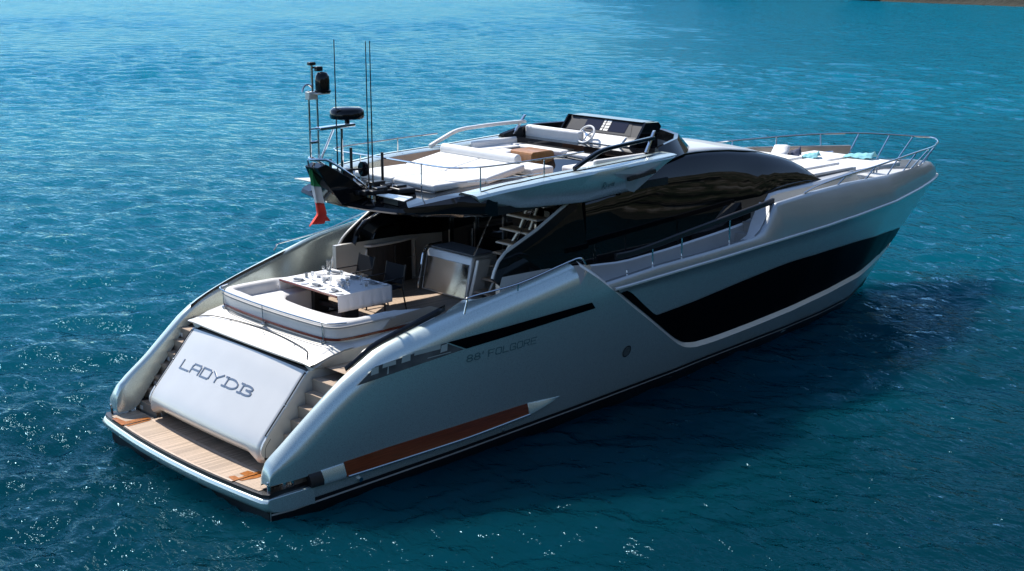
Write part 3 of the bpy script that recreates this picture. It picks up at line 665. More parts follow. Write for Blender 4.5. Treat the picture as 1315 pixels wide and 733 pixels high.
# thin light seam that divides the dark side glazing, and the lower sill line
sm = MB()
sm.tube([(x, -(2.17-.01*(x-11)), z) for x, z in ((11.3,4.02),(12.2,4.12),(13.4,4.21),(14.6,4.24),(15.2,4.25))], .012, 5)
sm.build('glazing_seam', 'taupe', HOUSE)
# silver roof ahead of the helm
rf = MB(); rows = []
for x in [11.7,12.1,12.6,13.2,13.8,14.4,15.0,15.5,16.0,16.3]:
    zt = ip(ZH, x); yt = ip(YTp, x)-.03-.9*max(0, x-15.2)**1.3*.35
    rows.append([(x, t*yt, zt+.022+.10*(1-t*t)) for t in np.linspace(-1, 1, 13)])
rf.grid(rows).build('roof', 'pale', HOUSE, solid=.02)

# ---- saloon doors at the aft end: dark panes in steel posts
dr = MB(); dr.box(9.14, 9.19, -1.0, 2.28, 2.25, 4.5); SAL = dr.build('saloon_door', 'glass', YT)
pl_ = MB()
for y in (-.95, .1, 1.05, 1.95): pl_.box(9.08, 9.13, y-.025, y+.025, 2.25, 4.5)
pl_.build('door_post', 'chrome', SAL, split='all')
hd = MB(); hd.tube([(9.06, 1.12, 3.0), (9.06, 1.12, 3.5)], .018, 8); hd.build('door_handle', 'chrome', SAL)

# ---- cockpit floor and the well under the table
fl = MB(); fl.grid([[(x, y, 2.25) for y in (-2.9, 0, 2.9)] for x in (2.7, 6, 9.3)]); fl.build('cockpit_floor', 'teak', YT)

# ---- swim platform
PX = [(-3.02,.80),(-2.9,.72),(-2.6,.68),(-2.1,.63),(-1.4,.57),(-.7,.54),(0,.53),(.7,.54),(1.4,.57),(2.1,.63),(2.6,.68),(2.9,.72),(3.02,.80)]
pf = MB()
secs = []
for y, x in PX:
    xf = 1.75
    secs.append([(xf, y, .14), (x+.30, y*.985, .15), (x+.10, y*.995, .20), (x+.0, y, .30), (x-.03, y*1.004, .40), (x+.0, y, .455), (x+.03, y, .465), (xf, y, .465)])
pf.loft(secs); PLAT = pf.build('swim_platform', 'hull', YT, angle=50, bevel=.01)
bk = MB(); bk.loft([[(x+.035, y*.99, .463), (x+.03, y*.99, .535), (x+.09, y*.98, .54), (x+.6, y*.96, .54), (x+.6, y*.96, .463)] for y, x in PX]); bk.build('platform_bumper', 'matblack', PLAT, angle=50)
def pad(name, ya, yb, xa, xb, m, z=.552, n=10):
    mb = MB(); rows = []
    for y in np.linspace(ya, yb, n):
        rows.append([(xa(y), y, z-.03), (xa(y), y, z), (xb(y), y, z), (xb(y), y, z-.03)])
    mb.grid(rows); return mb.build(name, m, PLAT, angle=30)
ed = lambda y: float(np.interp(y, [p[0] for p in PX], [p[1] for p in PX]))
inn = lambda y: 1.28+.03*(y/2)**2
pad('teak_pad', -2.02, 1.94, lambda y: ed(y)+.10, lambda y: inn(y)-.07, 'teak')
pad('teak_pad', -2.72, -2.06, lambda y: ed(y)+.10, lambda y: 1.38, 'teak'); pad('teak_pad', 1.98, 2.66, lambda y: ed(y)+.09, lambda y: 1.34, 'teak')
pad('teak_border', -2.02, 1.94, lambda y: ed(y)+.055, lambda y: ed(y)+.10, 'teakplain', .555)
pad('teak_border', -2.02, 1.94, lambda y: inn(y)-.07, lambda y: inn(y), 'teakplain', .556)
pad('inner_pad', -2.02, 1.94, lambda y: inn(y)+.012, lambda y: 1.85, 'teak', .548)
w1 = MB()
def wet(poly): w1.add([(x, y, .5585) for x, y in poly], [tuple(range(len(poly)))])
wet([(.72,-1.98),(1.30,-1.93),(1.31,-2.02),(.72,-2.035)]); wet([(.80,-2.06),(1.33,-2.065),(1.32,-2.16),(1.1,-2.20),(.82,-2.12)]); wet([(.75,-1.80),(.86,-1.82),(.86,-1.97),(.72,-1.97)]); wet([(.98,-1.80),(1.16,-1.78),(1.2,-1.92),(.99,-1.95)])
wet([(.70,1.94),(.72,1.86),(1.2,1.89),(1.28,1.93)]); wet([(.66,2.0),(.70,2.5),(.80,2.5),(.82,2.16),(1.28,2.12),(1.28,1.985)])
w1.build('wet_patch', 'wetteak', PLAT, smooth=False, split='all')
# corner fairleads: posts, bollards, dark mooring recess
rc = MB()
for s in (-1, 1): rc.prism([(.95, s*2.70), (2.04, s*2.72), (2.04, s*2.98), (1.05, s*2.93)], 'z', .462, .50)
rc.build('mooring_recess', 'matblack', PLAT, split='side')
rc = MB()
for s in (-1, 1): rc.box(1.45, 2.04, *(sorted((s*2.60, s*2.72))), .5, .75)
rc.build('recess_wall', 'matblack', PLAT, split='side')
ps = MB()
for s in (-1, 1):
    ps.box(.865, .915, *(sorted((s*2.86, s*2.905))), .46, .73)
    ps.box(1.80, 1.84, *(sorted((s*2.93, s*2.96))), .46, .73)
ps.build('corner_post', 'chrome', PLAT, bevel=.008, split='all')
for s in (-1, 1):
    for x in (1.25, 1.42): MB().lathe([(.03,.49),(.03,.60),(.045,.61),(.045,.63),(.0,.635)], (x, s*2.82, 0), 10).build('bollard', 'chrome', PLAT)

# ---- garage door (transom) with its name
DP = [(1.46,.80),(1.36,.815),(1.295,.855),(1.272,.92),(1.285,1.0),(1.33,1.09),(1.42,1.20),(1.62,1.42),(1.98,1.815),(2.20,2.07),(2.345,2.225)]
def dxz(t):
    L_ = np.cumsum([0]+[math.dist(a, b) for a, b in zip(DP[:-1], DP[1:])]); q = t*L_[-1]
    return float(np.interp(q, L_, [p[0] for p in DP])), float(np.interp(q, L_, [p[1] for p in DP]))
def door_pt(y, t, off=0):
    x, z = dxz(t); x2, z2 = dxz(min(t+.01, 1)); x1, z1 = dxz(max(t-.01, 0)); d = np.array([x2-x1, z2-z1]); d /= np.linalg.norm(d); nx, nz = -d[1], d[0]
    bul = .085*(1-(y/2.03)**2)
    edge = -.10*max(0, (abs(y)-1.93)/.10)**2
    if t < .16: z += .06*(1-(y/2.03)**2)-(.13 if abs(y) > 1.80 else 0)
    o = off+bul+edge
    return (x+nx*o, y, z+nz*o)
gd = MB(); ys = list(np.linspace(-1.9, 1.9, 15)); ys = [-2.03,-2.01,-1.97,-1.93]+ys+[1.93,1.97,2.01,2.03]
gd.grid([[door_pt(y, t) for t in np.linspace(0, 1, 26)] for y in ys])
DOOR = gd.build('garage_door', 'pale', YT, angle=60)
nm = MB(); T0 = .575; TW = .075
L_door = sum(math.dist(a, b) for a, b in zip(DP[:-1], DP[1:]))
TB = .62; TH = .19/L_door
def find_t(x0):
    ts = np.linspace(.3, .95, 400); xs = [dxz(t)[0] for t in ts]; return float(ts[int(np.argmin(np.abs(np.array(xs)-x0)))])
TB = find_t(1.775)
for ch, y0, y1 in (('L',1.555,1.22),('A',1.14,.83),('D',.745,.43),('Y',.36,.01),('d',-.13,-.54),('b',-.66,-1.02)):
    strokes(nm, [[(p[0]*(y0-y1), p[1]*.185) for p in l] for l in GL[ch]], lambda a, b, c, y0=y0: door_pt(y0-a, TB+b/L_door, c), .033)
nm.build('name_lettering', 'letter', DOOR, smooth=False)
# door side cheeks, grab rails along both edges
ck = MB()
for s in (-1, 1):
    ck.prism([(p[0]+.02, p[1]) for p in DP]+[(3.2,2.31),(3.2,.5),(1.55,.5)], 'y', s*2.0, s*2.045)
ck.build('door_cheek', 'silver', YT, angle=30, split='side')
gr = MB()
for s in (-1, 1):
    for a, b in ((.30,.62),(.64,.98)):
        pts = [door_pt(s*2.0, a+(b-a)*k/8, .055) for k in range(9)]
        gr.tube([door_pt(s*2.0, a, 0)]+pts+[door_pt(s*2.0, b, 0)], .013, 6)
    gr.tube([door_pt(s*2.035, t, .012) for t in np.linspace(.02, .3, 8)], .012, 6)
gr.build('grab_rail', 'matblack', YT, split='all')
# dark recess behind the door lip and bulkhead below
tb = MB(); tb.prism([(1.80,.467),(1.62,1.10),(2.46,2.22),(2.9,2.22),(2.9,.467)], 'y', -1.99, 1.99); tb.build('transom_bulkhead', 'matblack', YT)
# lip and aft sunpad shelf above the door
LP = lambda y: 2.30+.045*(y/2.15)**2
lp = MB(); rows = []
for y in list(np.linspace(-2.16, 2.16, 21)):
    x0 = LP(y); e = max(0, (abs(y)-1.95)/.21)
    rows.append([(x0+.26, y, 2.285), (x0+.10, y, 2.30), (x0+.015, y, 2.32), (x0-.025, y, 2.35), (x0-.03, y, 2.375-.02*e), (x0+.0, y, 2.40-.03*e), (x0+.10, y, 2.425-.05*e), (x0+.45, y, 2.545-.08*e), (x0+.75, y, 2.615-.10*e), (x0+1.0, y, 2.63-.10*e)])
lp.grid(rows); SHELF = lp.build('aft_shelf', 'pale', YT, angle=60)
ls = MB()
ls.tube([(x, y, z) for x, y, z in [(2.40,2.08,2.44),(2.56,1.8,2.49)]+[(2.56+.16*(1-(y/1.8)**2), y, 2.505+.05*(1-(y/1.8)**2)) for y in np.linspace(1.6, -1.6, 15)]+[(2.56,-1.75,2.49),(2.40,-1.95,2.435)]], .012, 5)
ls.build('hatch_seam', 'matblack', SHELF)
for y in (1.0, -.2, -1.2):
    q = MB().lathe([(.022,0),(.022,.012),(0,.014)], (2.62, y, 2.53), 10); q.build('deck_stud', 'chrome', SHELF)
# silver cheeks of the block under the sofa, running forward beside the passages
cb = MB()
for s in (-1, 1):
    cb.loft([[(x, s*2.0, 2.2), (x, s*2.10, 2.25), (x, s*(2.15-.02*(x-2.4)), z-.12), (x, s*(2.02-.02*(x-2.4)), z), (x, s*1.6, z)] for x, z in ((2.42,2.40),(2.7,2.52),(3.1,2.60),(3.6,2.62),(4.3,2.66),(5.0,2.72),(5.35,2.76))])
cb.build('block_cheek', 'pale', YT, angle=50, split='side')

# ---- steps up both quarters
for s in (-1, 1):
    sp = MB()
    for k in range(7):
        x0 = 1.44+k*.165; z1 = .72+k*.225
        sp.box(x0, 3.1, *sorted((s*2.05, s*2.80)), z1-.225 if k else .47, z1)
    STEP = sp.build('quarter_stair', 'taupe', YT, smooth=False)
    tt = MB()
    for k in range(7):
        x0 = 1.44+k*.165; z1 = .72+k*.225
        tt.box(x0-.015, x0+.165, *sorted((s*2.10, s*2.74)), z1+.003, z1+.022)
    tt.build('stair_tread', 'teakx', STEP, smooth=False)
    lg = MB()
    for k in range(0, 7, 2): lg.box(1.44+k*.165-.006, 1.44+k*.165-.001, *sorted((s*2.60, s*2.72)), .55+k*.225, .63+k*.225)
    lg.build('step_light', 'china', STEP, smooth=False)

# ---- U-shaped aft sofa
def usec(o):  # inner/outer plan of the sofa back: offset o inwards
    return [(5.15, -1.98+o), (4.0, -2.02+o), (3.25, -2.0+o), (3.02+o*.6, -1.86+o), (2.93+o, -1.55+o*.5), (2.88+o, -.8), (2.865+o, 0), (2.88+o, .8), (2.93+o, 1.55-o*.5), (3.02+o*.6, 1.86-o), (3.25, 2.0-o), (4.0, 2.02-o), (5.15, 1.98-o)]
def uband(name, prof, m, parent, bevel=0):
    """sweep (offset, z) profile round the U"""
    P = [smoothpath([(x, y, 0) for x, y in usec(o)], 4) for o, z in prof]
    mb = MB(); secs = []
    for i in range(len(P[0])):
        secs.append([(P[k][i][0], P[k][i][1], prof[k][1]+(0.0 if P[k][i][0] < 4.3 else -.10*(P[k][i][0]-4.3)/.85*(1 if prof[k][1] > 2.8 else 0))) for k in range(len(prof))])
    mb.loft(secs); return mb.build(name, m, parent, angle=50, bevel=bevel)
SOFA = uband('aft_sofa', [(0,2.60),(-.01,2.85),(.02,2.93),(.06,2.965),(.16,2.97),(.22,2.95),(.26,2.86),(.30,2.72),(.30,2.55)], 'cream', YT)
uband('mahogany_band', [(-.012,2.635),(-.03,2.64),(-.03,2.68),(-.012,2.685)], 'mahogany', SOFA)
uband('back_piping', [(-.03,2.87),(-.045,2.875),(-.045,2.905),(-.03,2.91)], 'grey', SOFA)
st = MB(); P0 = smoothpath([(x, y, 0) for x, y in usec(.30)], 4); P1 = smoothpath([(x, y, 0) for x, y in [(5.0,-1.18),(4.6,-1.19),(4.25,-1.18),(4.05,-1.1),(3.93,-.9),(3.88,-.5),(3.86,0),(3.88,.5),(3.93,.95),(4.05,1.2),(4.25,1.28),(4.6,1.3),(5.0,1.3)]], 4)
rows = []
for a, b in zip(P0, P1):
    a = np.array(a); b = np.array(b); rows.append([(*(a)[:2], 2.5), (*(a)[:2], 2.745), (*(a*.6+b*.4)[:2], 2.755), (*(a*.05+b*.95)[:2], 2.745), (*b[:2], 2.715), (*b[:2], 2.50), (*b[:2], 2.25)])
st.grid(rows); st.build('seat_cushion', 'white', SOFA, angle=50)
# panel at the starboard end, cup tray, slim steel rail round the back
ep = MB(); ep.prism([(4.05,2.68),(5.35,2.80),(5.42,2.88),(5.22,2.95),(4.3,2.90)], 'y', -2.035, -2.055); ep.build('sofa_end_panel', 'taupe', SOFA, bevel=.006)
tr_ = MB(); tr_.box(3.1, 3.45, 1.15, 1.75, 2.75, 2.77); tr_.build('drinks_tray', 'slate', SOFA, bevel=.01)
rl = MB(); rp = smoothpath([(x-.03, y*1.012, 2.985) for x, y in usec(-.045)[2:11]], 4); rl.tube(rp, .014, 6)
for y in (1.75, .1, -1.72): 
    x = float(np.interp(y, [-2, -1.6, 0, 1.6, 2], [3.0, 2.90, 2.80, 2.90, 3.0])); rl.tube([(x, y, 2.60), (x-.015, y, 2.985)], .012, 6); rl.lathe([(.05,0),(.05,.03),(.02,.04)], (x, y, 2.60), 10)
rl.build('back_rail', 'chrome', SOFA)

# ---- port bar and central cabinet
pb = MB(); pb.loft([[(x, y0, z0), (x, 2.55, z0), (x, 2.55, 3.18), (x, y1, 3.18)] for x, y0, y1, z0 in ((6.95,2.20,2.22,2.25),(7.3,2.18,2.18,2.25),(7.8,2.2,2.2,2.25),(9.1,2.45,2.45,2.25))])
BAR = pb.build('port_bar', 'darkwood', YT, angle=40)
q = MB(); q.prism([(6.86,2.62),(6.86,2.30),(6.98,2.17),(7.3,2.14),(7.8,2.16),(9.1,2.42),(9.1,2.62)], 'z', 3.184, 3.235); q.build('bar_top', 'gel', BAR, bevel=.012)
q = MB(); q.loft([[(6.66,2.62,2.26),(6.92,2.62,2.26),(6.92,2.2,2.26),(6.70,2.2,2.26)],[(6.88,2.62,3.15),(6.93,2.62,3.15),(6.93,2.22,3.15),(6.9,2.22,3.15)]]); q.build('bar_end', 'pale', BAR, bevel=.02)
q = MB(); q.box(7.62, 7.635, 2.13, 2.16, 2.3, 3.15); q.box(8.3, 8.315, 2.24, 2.27, 2.3, 3.15); q.build('bar_seam', 'chrome', BAR, split='all')
# white edged fin that closes the port side of the cockpit up to the overhang
fin = MB(); FP = [(6.12,2.25),(6.14,2.85),(6.25,3.12),(6.45,3.42),(6.8,3.68),(7.2,3.92),(7.6,4.15),(8.2,4.5),(9.2,4.6),(9.2,2.25)]
fin.prism(FP, 'y', 2.46, 2.52); FIN = fin.build('port_fin', 'matblack', YT, angle=30)
q = MB(); q.tube([(x-.01, 2.49, z) for x, z in smoothpath([(a, b, 0) for a, b in FP[:8]], 4) for _ in (0,)] if False else [(p[0]-.01, 2.49, p[1]) for p in smoothpath([(a, b, 0) for a, b in FP[:8]], 4)], .035, 8); q.build('fin_edge', 'pale', FIN)
CABP = [(7.74,2.26),(7.93,3.10),(7.98,3.17),(8.05,3.19),(8.66,3.19),(8.66,2.26)]
q = MB(); q.prism(CABP, 'y', -.18, 1.36); CAB = q.build('wet_bar', 'silver', YT, bevel=.03, seg=3)
q = MB(); q.hexa([(7.742,-.13,2.30),(7.742,1.31,2.30),(7.75,1.31,2.30),(7.75,-.13,2.30)], [(7.895,-.13,3.02),(7.895,1.31,3.02),(7.91,1.31,3.02),(7.91,-.13,3.02)]); q.build('bar_panel', 'chrome', CAB, bevel=.004)
q = MB(); q.box(8.0, 8.62, -.10, 1.30, 3.195, 3.225); q.build('worktop', 'slate', CAB, bevel=.01)
q = MB(); q.tube([(7.70,1.42,2.27),(7.86,1.42,3.02),(7.92,1.42,3.14),(8.02,1.42,3.21),(8.4,1.42,3.215)], .03, 8); q.build('bar_rail', 'chrome', CAB)
q = MB(); q.hexa([(7.76,-.30,2.26),(7.76,-.20,2.26),(8.1,-.20,2.26),(8.1,-.30,2.26)], [(8.02,-.30,3.14),(8.02,-.20,3.14),(8.4,-.20,3.14),(8.4,-.30,3.14)]); q.build('bar_cheek', 'pale', CAB, bevel=.02)

# ---- open stair to the upper deck
STT = empty('flybridge_stair'); STT.parent = YT
for i, (x, ya, yb, z) in enumerate([(7.86,-.98,-.30,2.50),(8.08,-1.0,-.30,2.75),(8.34,-1.0,-.28,3.0),(8.42,-1.12,-.28,3.28),(8.36,-1.45,-.45,3.55),(8.42,-1.5,-.52,3.85),(8.52,-1.58,-.62,4.15),(8.7,-1.62,-.7,4.42)]):
    q = MB(); q.box(x, x+.36, ya, yb, z-.05, z-.012); t_ = q.build('stair_tread', 'taupe' if i < 4 else 'gel', STT, bevel=.012)
    q = MB(); q.box(x+.02, x+.34, ya+.03, yb-.03, z-.0115, z); q.build('tread_board', 'teakx', t_, smooth=False)
q = MB()
for ya in (-.55, -.85): q.tube([(7.95,ya,2.25),(8.25,ya,2.72),(8.55,ya,3.25),(8.7,ya-.3,3.8),(8.95,ya-.4,4.5)], .035, 6)
q.build('stringer', 'pale', STT)
q = MB(); q.tube([(7.82,-.36,3.28),(8.3,-.36,4.05),(8.65,-.4,4.6)], .02, 6); q.tube([(7.95,-1.2,3.05),(8.35,-1.2,3.75),(8.85,-1.3,4.5)], .02, 6); q.tube([(7.95,-1.2,2.4),(7.95,-1.2,3.05)], .018, 6)
q.build('stair_rail', 'chrome', STT)
q = MB(); q.box(7.3, 9.1, -2.27, -1.72, 2.26, 2.7); q.build('side_locker', 'pale', YT, bevel=.03)

# ---- flybridge
FLY = MB(); FLY.prism([(6.3,-2.38),(6.5,-2.45),(11.9,-2.25),(12.3,-1.6),(12.3,1.6),(11.9,2.25),(6.5,2.45),(6.3,2.38)], 'z', 4.60, 4.75)
FB = FLY.build('flybridge', 'matblack', YT, angle=30)
q = MB(); q.prism([(6.55,-2.3),(11.9,-2.15),(12.1,-1.6),(12.1,1.6),(11.9,2.15),(6.55,2.3)], 'z', 4.751, 4.762); q.build('upper_deck', 'teakplain', FB)
ZL = [(6.3,4.735),(7.7,4.63),(9.06,4.56),(10.4,4.64)]; ZC = [(6.0,5.06),(6.7,5.13),(7.7,5.20),(9,5.235),(10,5.27),(11.2,5.315),(11.75,5.335)]
for s in (-1, 1):
    q = MB(); secs = []
    for k in np.linspace(0, 1, 22):
        xl = 6.34+(10.30-6.34)*k; xu = 6.05+(11.72-6.05)*k
        zl = ip(ZL, xl); zu = ip(ZC, xu); fl_ = 0.0
        nar = .16*(1-min(k/.25, 1))
        secs.append([(xl, s*(2.42-nar), zl), (xl+(xu-xl)*.06, s*(2.46+fl_-nar), zl+.02), (xl+(xu-xl)*.5, s*(2.60+fl_*.6-nar), zl+(zu-zl)*.5), (xl+(xu-xl)*.9, s*(2.67-nar), zu-.07), (xu, s*(2.64-nar), zu-.015), (xu, s*(2.55-nar), zu), (xu, s*(2.20-nar), zu+.01), (xu, s*(2.12-nar), zu-.03), (min(xl, xu)+.02, s*(2.10-nar), 4.72), (xl+.02, s*(2.2-nar), zl+.02)])
    q.loft(secs); SIDE = q.build('flybridge_side', 'hull' , FB, angle=45)
    q = MB(); q.tube([(x, s*(2.40 if x > 7.2 else 2.34), ip(ZC, x)+.008) for x in np.linspace(6.3, 11.2, 16)], .012, 5); q.build('coaming_seam', 'matblack', SIDE)
    def sidey(x, z):
        zl, zu = ip(ZL, x), ip(ZC, x); return float(np.interp((z-zl)/(zu-zl), [0, .06, .5, .9, 1], [2.42, 2.46, 2.60, 2.67, 2.64]))
    CH = [(9.70,5.12,.012),(10.36,5.205,.012),(11.69,5.325,.012),(10.55,4.61,.045),(10.38,4.65,.035),(10.5,5.02,.055)]
    q = MB(); q.add([(x, s*(sidey(min(x, 10.4), z)+o), z) for x, z, o in CH], [(0,1,5),(1,2,5),(2,3,5),(3,4,5),(4,0,5)]); q.build('side_cheek', 'silver', SIDE, smooth=False)
    q = MB(); q.loft([[(x, s*(y+.02), z+.045), (x, s*(y+.03), z-.03), (x, s*(y-.05), z-.03), (x, s*(y-.05), z+.045)] for x, y, z in ((10.12,2.695,4.95),(10.5,2.71,4.995),(10.95,2.70,5.04))]); q.build('side_vent', 'matblack', SIDE)
    q = MB(); q.grid([[(x, s*2.085, 4.77), (x, s*2.095, ip(ZC, x)-.02)] for x in np.linspace(6.5, 9.4, 8)]); q.build('coaming_shade', 'taupe', SIDE)  # added taupe sheet: shade and warm deck bounce painted on the inner face
    q = MB(); hs = smoothpath([(8.86, s*2.33, 5.28),(9.22, s*2.32, 5.42),(9.70, s*2.31, 5.575),(10.35, s*2.26, 5.62),(11.0, s*2.18, 5.64),(11.62, s*2.06, 5.65)], 5)
    q.loft([[(p[0], p[1]-.045, p[2]-.05), (p[0], p[1]+.045, p[2]-.05), (p[0]-.02, p[1]+.05, p[2]+.03), (p[0]-.02, p[1]-.05, p[2]+.03)] for p in hs]); q.build('side_handrail', 'black' if s < 0 else 'gel', SIDE, bevel=.018)
    q = MB(); q.loft([[(11.25, s*2.16, 5.36),(11.33, s*2.16, 5.36),(11.33, s*2.10, 5.36),(11.25, s*2.10, 5.36)],[(11.58, s*2.10, 5.80),(11.63, s*2.10, 5.80),(11.63, s*2.04, 5.80),(11.58, s*2.04, 5.80)]]); q.build('handrail_post', 'chrome', SIDE, bevel=.01)
fly_s = MB()
for gl, u in zip(([[(0,0),(.1,1)],[(.0,.8),(.3,1),(.5,.7),(.1,.5),(.5,0)]], [[(0,0),(.1,.5)]], [[(0,.5),(.15,0),(.4,.5)]], [[(.4,.5),(.1,.4),(0,.1),(.3,0),(.4,.5),(.45,0)]]), (9.42,9.53,9.60,9.70)):
    strokes(fly_s, [[(p[0]*.16, p[1]*.14) for p in l] for l in gl], lambda a, b, c, u=u: (u+a, -(2.585+.13*(b)/.3+c), 4.82+b+.1*(u-9.4)), .012)
fly_s.build('side_lettering', 'hullletter', FB, smooth=False)

# aft spoiler carrying the aerials
AX = [(-2.5,6.25,4.72,4.98),(-2.2,5.75,4.74,4.97),(-1.72,4.92,4.77,4.92),(-1.62,4.78,4.775,4.90),(-.8,4.62,4.76,4.88),(0,4.58,4.75,4.87),(.8,4.62,4.76,4.88),(1.62,4.80,4.775,4.90),(1.72,4.92,4.77,4.92),(2.2,5.75,4.74,4.97),(2.5,6.25,4.72,4.98)]
q = MB(); q.loft([[(x, y, za), (x+.03, y, za-.035), (x+.55 if abs(y) < 2 else x+.2, y*.985, 4.62), (6.62, y*.985, 4.59), (6.62, y*.985, 5.02), (max(x+.5, 5.75) if abs(y) < 2 else x+.15, y, zb+.07), (x+.04, y, zb-.06)] for y, x, za, zb in AX])
SPO = q.build('aft_spoiler', 'black', FB, angle=32)
for s in (-1, 1):
    q = MB(); q.prism([(4.84, s*.92), (5.08, s*1.0), (5.20, s*1.60), (4.80, s*1.84)], 'z', 5.015, 5.035); wl_ = q.build('winglet', 'pale', SPO, bevel=.006)
    q = MB(); q.prism([(4.95, s*1.45), (5.2, s*1.4), (5.15, s*1.05), (4.95, s*1.0)], 'z', 4.87, 5.014); q.build('winglet_foot', 'matblack', wl_)
# raked mast foot with steel hoop
MAST = MB(); MAST.loft([[(5.28,-.30,4.84),(5.28,.30,4.84),(4.45,.30,4.80),(4.45,-.30,4.80)],[(4.75,-.29,5.26),(4.75,.29,5.26),(4.15,.27,5.22),(4.15,-.27,5.22)],[(4.16,-.24,5.62),(4.16,.24,5.62),(3.97,.22,5.56),(3.97,-.22,5.56)]])
MA = MAST.build('mast', 'black', FB, bevel=.015, angle=30)
q = MB(); q.tube(smoothpath([(5.32,-.31,4.86),(4.80,-.31,5.29),(4.25,-.27,5.66),(4.08,-.2,5.71),(4.0,0,5.70),(4.08,.2,5.71),(4.25,.27,5.66),(4.80,.31,5.29),(5.32,.31,4.86)], 5), .026, 8); q.tube([(4.0,.15,5.68),(4.08,.2,5.4),(4.2,.22,5.1)], .018, 6); q.build('mast_hoop', 'chrome', MA)
q = MB(); q.tube([(4.04,.1,5.66),(4.04,.1,7.02)], .022, 8); q.tube([(4.23,.1,5.62),(4.23,.1,7.07)], .022, 8); q.tube([(4.13,.1,7.0),(4.13,.1,7.52)], .026, 8)
q.tube([(4.19,0,5.66),(4.52,0,6.24)], .022, 8); q.tube([(4.69,0,4.9),(4.72,0,6.25)], .026, 8); q.tube([(4.04,.1,6.02),(4.23,.1,6.02)], .03, 6); q.tube([(4.04,.1,6.28),(4.23,.1,6.28)], .015, 6)
q.build('mast_pole', 'chrome', MA)
q = MB(); q.hexa([(4.18,-.06,6.25),(4.18,.12,6.25),(5.02,.06,6.27),(5.02,-.06,6.27)], [(4.18,-.06,6.31),(4.18,.12,6.31),(5.02,.06,6.33),(5.02,-.06,6.33)]); q.build('radar_arm', 'chrome', MA, bevel=.01)
q = MB(); q.lathe([(.05,6.33),(.05,6.40),(.20,6.41),(.33,6.44),(.345,6.50),(.33,6.60),(.27,6.645),(.0,6.655)], (4.86,0,0), 24); q.build('radar_dome', 'black', MA, angle=60)
q = MB(); q.lathe([(.16,6.98),(.16,7.02),(.14,7.03),(.14,7.2),(.13,7.29),(.09,7.36),(.0,7.38)], (4.30,0,0), 18); q.build('camera_dome', 'black', MA, angle=60)
q = MB(); q.box(4.10,4.40,-.12,.12,6.95,6.985); q.box(4.0,4.2,.02,.16,6.85,7.0); q.build('dome_bracket', 'pale', MA, bevel=.01)
q = MB(); q.tube(arcp := [(4.02+.12*math.cos(a), .1, 7.0+.14*math.sin(a)) for a in np.linspace(0, PI, 8)], .02, 6); q.build('bracket_hoop', 'chrome', MA)
q = MB(); q.box(4.06,4.20,.05,.15,7.50,7.56); q.box(4.22,4.36,.05,.15,7.38,7.47); q.tube([(4.13,.1,7.46),(4.26,.1,7.44)], .02, 6); q.build('mast_light', 'matblack', MA, bevel=.01, split='all')
for x, y, za, zb in ((4.60,0,4.9,7.97),(5.13,-.3,4.95,7.93),(5.08,-.5,4.95,7.95)):
    q = MB(); q.tube([(x,y,za),(x,y,za+.9),(x,y,zb)], [.017,.015,.010], 6); q.build('whip_aerial', 'matblack', SPO)
for x, y, za, zb in ((4.93,0,4.95,5.85),(5.70,0,4.98,5.68),(4.43,0,5.2,5.67)):
    q = MB(); q.tube([(x,y,za),(x,y,zb)], .03, 8); q.build('stub_aerial', 'matblack', SPO)
for x, y in ((5.13,-.3),(5.08,-.5)):
    q = MB(); q.lathe([(.05,4.87),(.05,4.93),(.025,4.95),(.025,5.12),(.0,5.13)], (x,y,0), 10); q.build('aerial_base', 'chrome', SPO)
q = MB(); q.lathe([(.15,5.0),(.15,5.05),(.12,5.06),(.0,5.06)], (0,0,0), 20); srch = q.build('searchlight', 'black', SPO)
for v in srch.data.vertices: v.co = Vector((5.12+(v.co.z-5.03)*1.2, -.15+v.co.y, 5.42+v.co.x))
q = MB(); q.tube([(4.8,-.05,5.42),(5.12,-.15,5.42)], .02, 6); q.box(4.72,4.86,-.14,.04,5.25,5.45); q.build('searchlight_arm', 'matblack', SPO)
q = MB()
for k in range(26):
    a = rng.uniform(0, 6.28); x, y = 5.25+.42*rng.uniform(-1, 1), -.28+.38*rng.uniform(-1, 1); z = 4.93+.12*rng.uniform(0, 1); l_, h_ = .06+.12*rng.random(), .04+.10*rng.random()
    q.box(x-l_, x+l_, y-l_*.6, y+l_*.6, z, z+h_)
q.build('aerial_plinth', 'matblack', SPO, bevel=.015)
q = MB(); q.prism([(5.45,-.85),(5.8,-.95),(5.95,-.35),(5.5,-.2)], 'z', 4.95, 5.06); q.build('equipment_box', 'matblack', SPO, bevel=.03)

# rails round the aft end of the flybridge
q = MB(); top = [(9.1,-2.36,5.60),(8.2,-2.38,5.585),(7.2,-2.36,5.57),(6.5,-2.28,5.56),(6.05,-2.1,5.56),(5.85,-1.8,5.56),(5.78,-1.2,5.56),(5.75,0,5.56),(5.78,1.2,5.54),(5.85,1.8,5.52),(6.05,2.1,5.52),(6.5,2.28,5.51),(7.2,2.36,5.51),(8.2,2.38,5.53),(9.1,2.36,5.54)]
q.tube(smoothpath(top, 5), .018, 7); FR = q.build('flybridge_rail', 'chrome', FB)
q = MB()
for x, y in ((6.35,2.26),(7.95,2.38),(5.78,.85),(6.35,-2.26),(7.95,-2.38),(5.78,-1.15)): q.tube([(x,y,ip(ZC, max(x, 6)) if abs(y) > 2 else 4.98),(x,y,5.55)], .015, 6)
q.tube(smoothpath([(7.9,-2.37,5.30),(7.0,-2.3,5.28),(6.2,-2.1,5.27),(5.9,-1.5,5.27)], 4), .008, 5)
q.build('rail_post', 'chrome', FR, split='all')

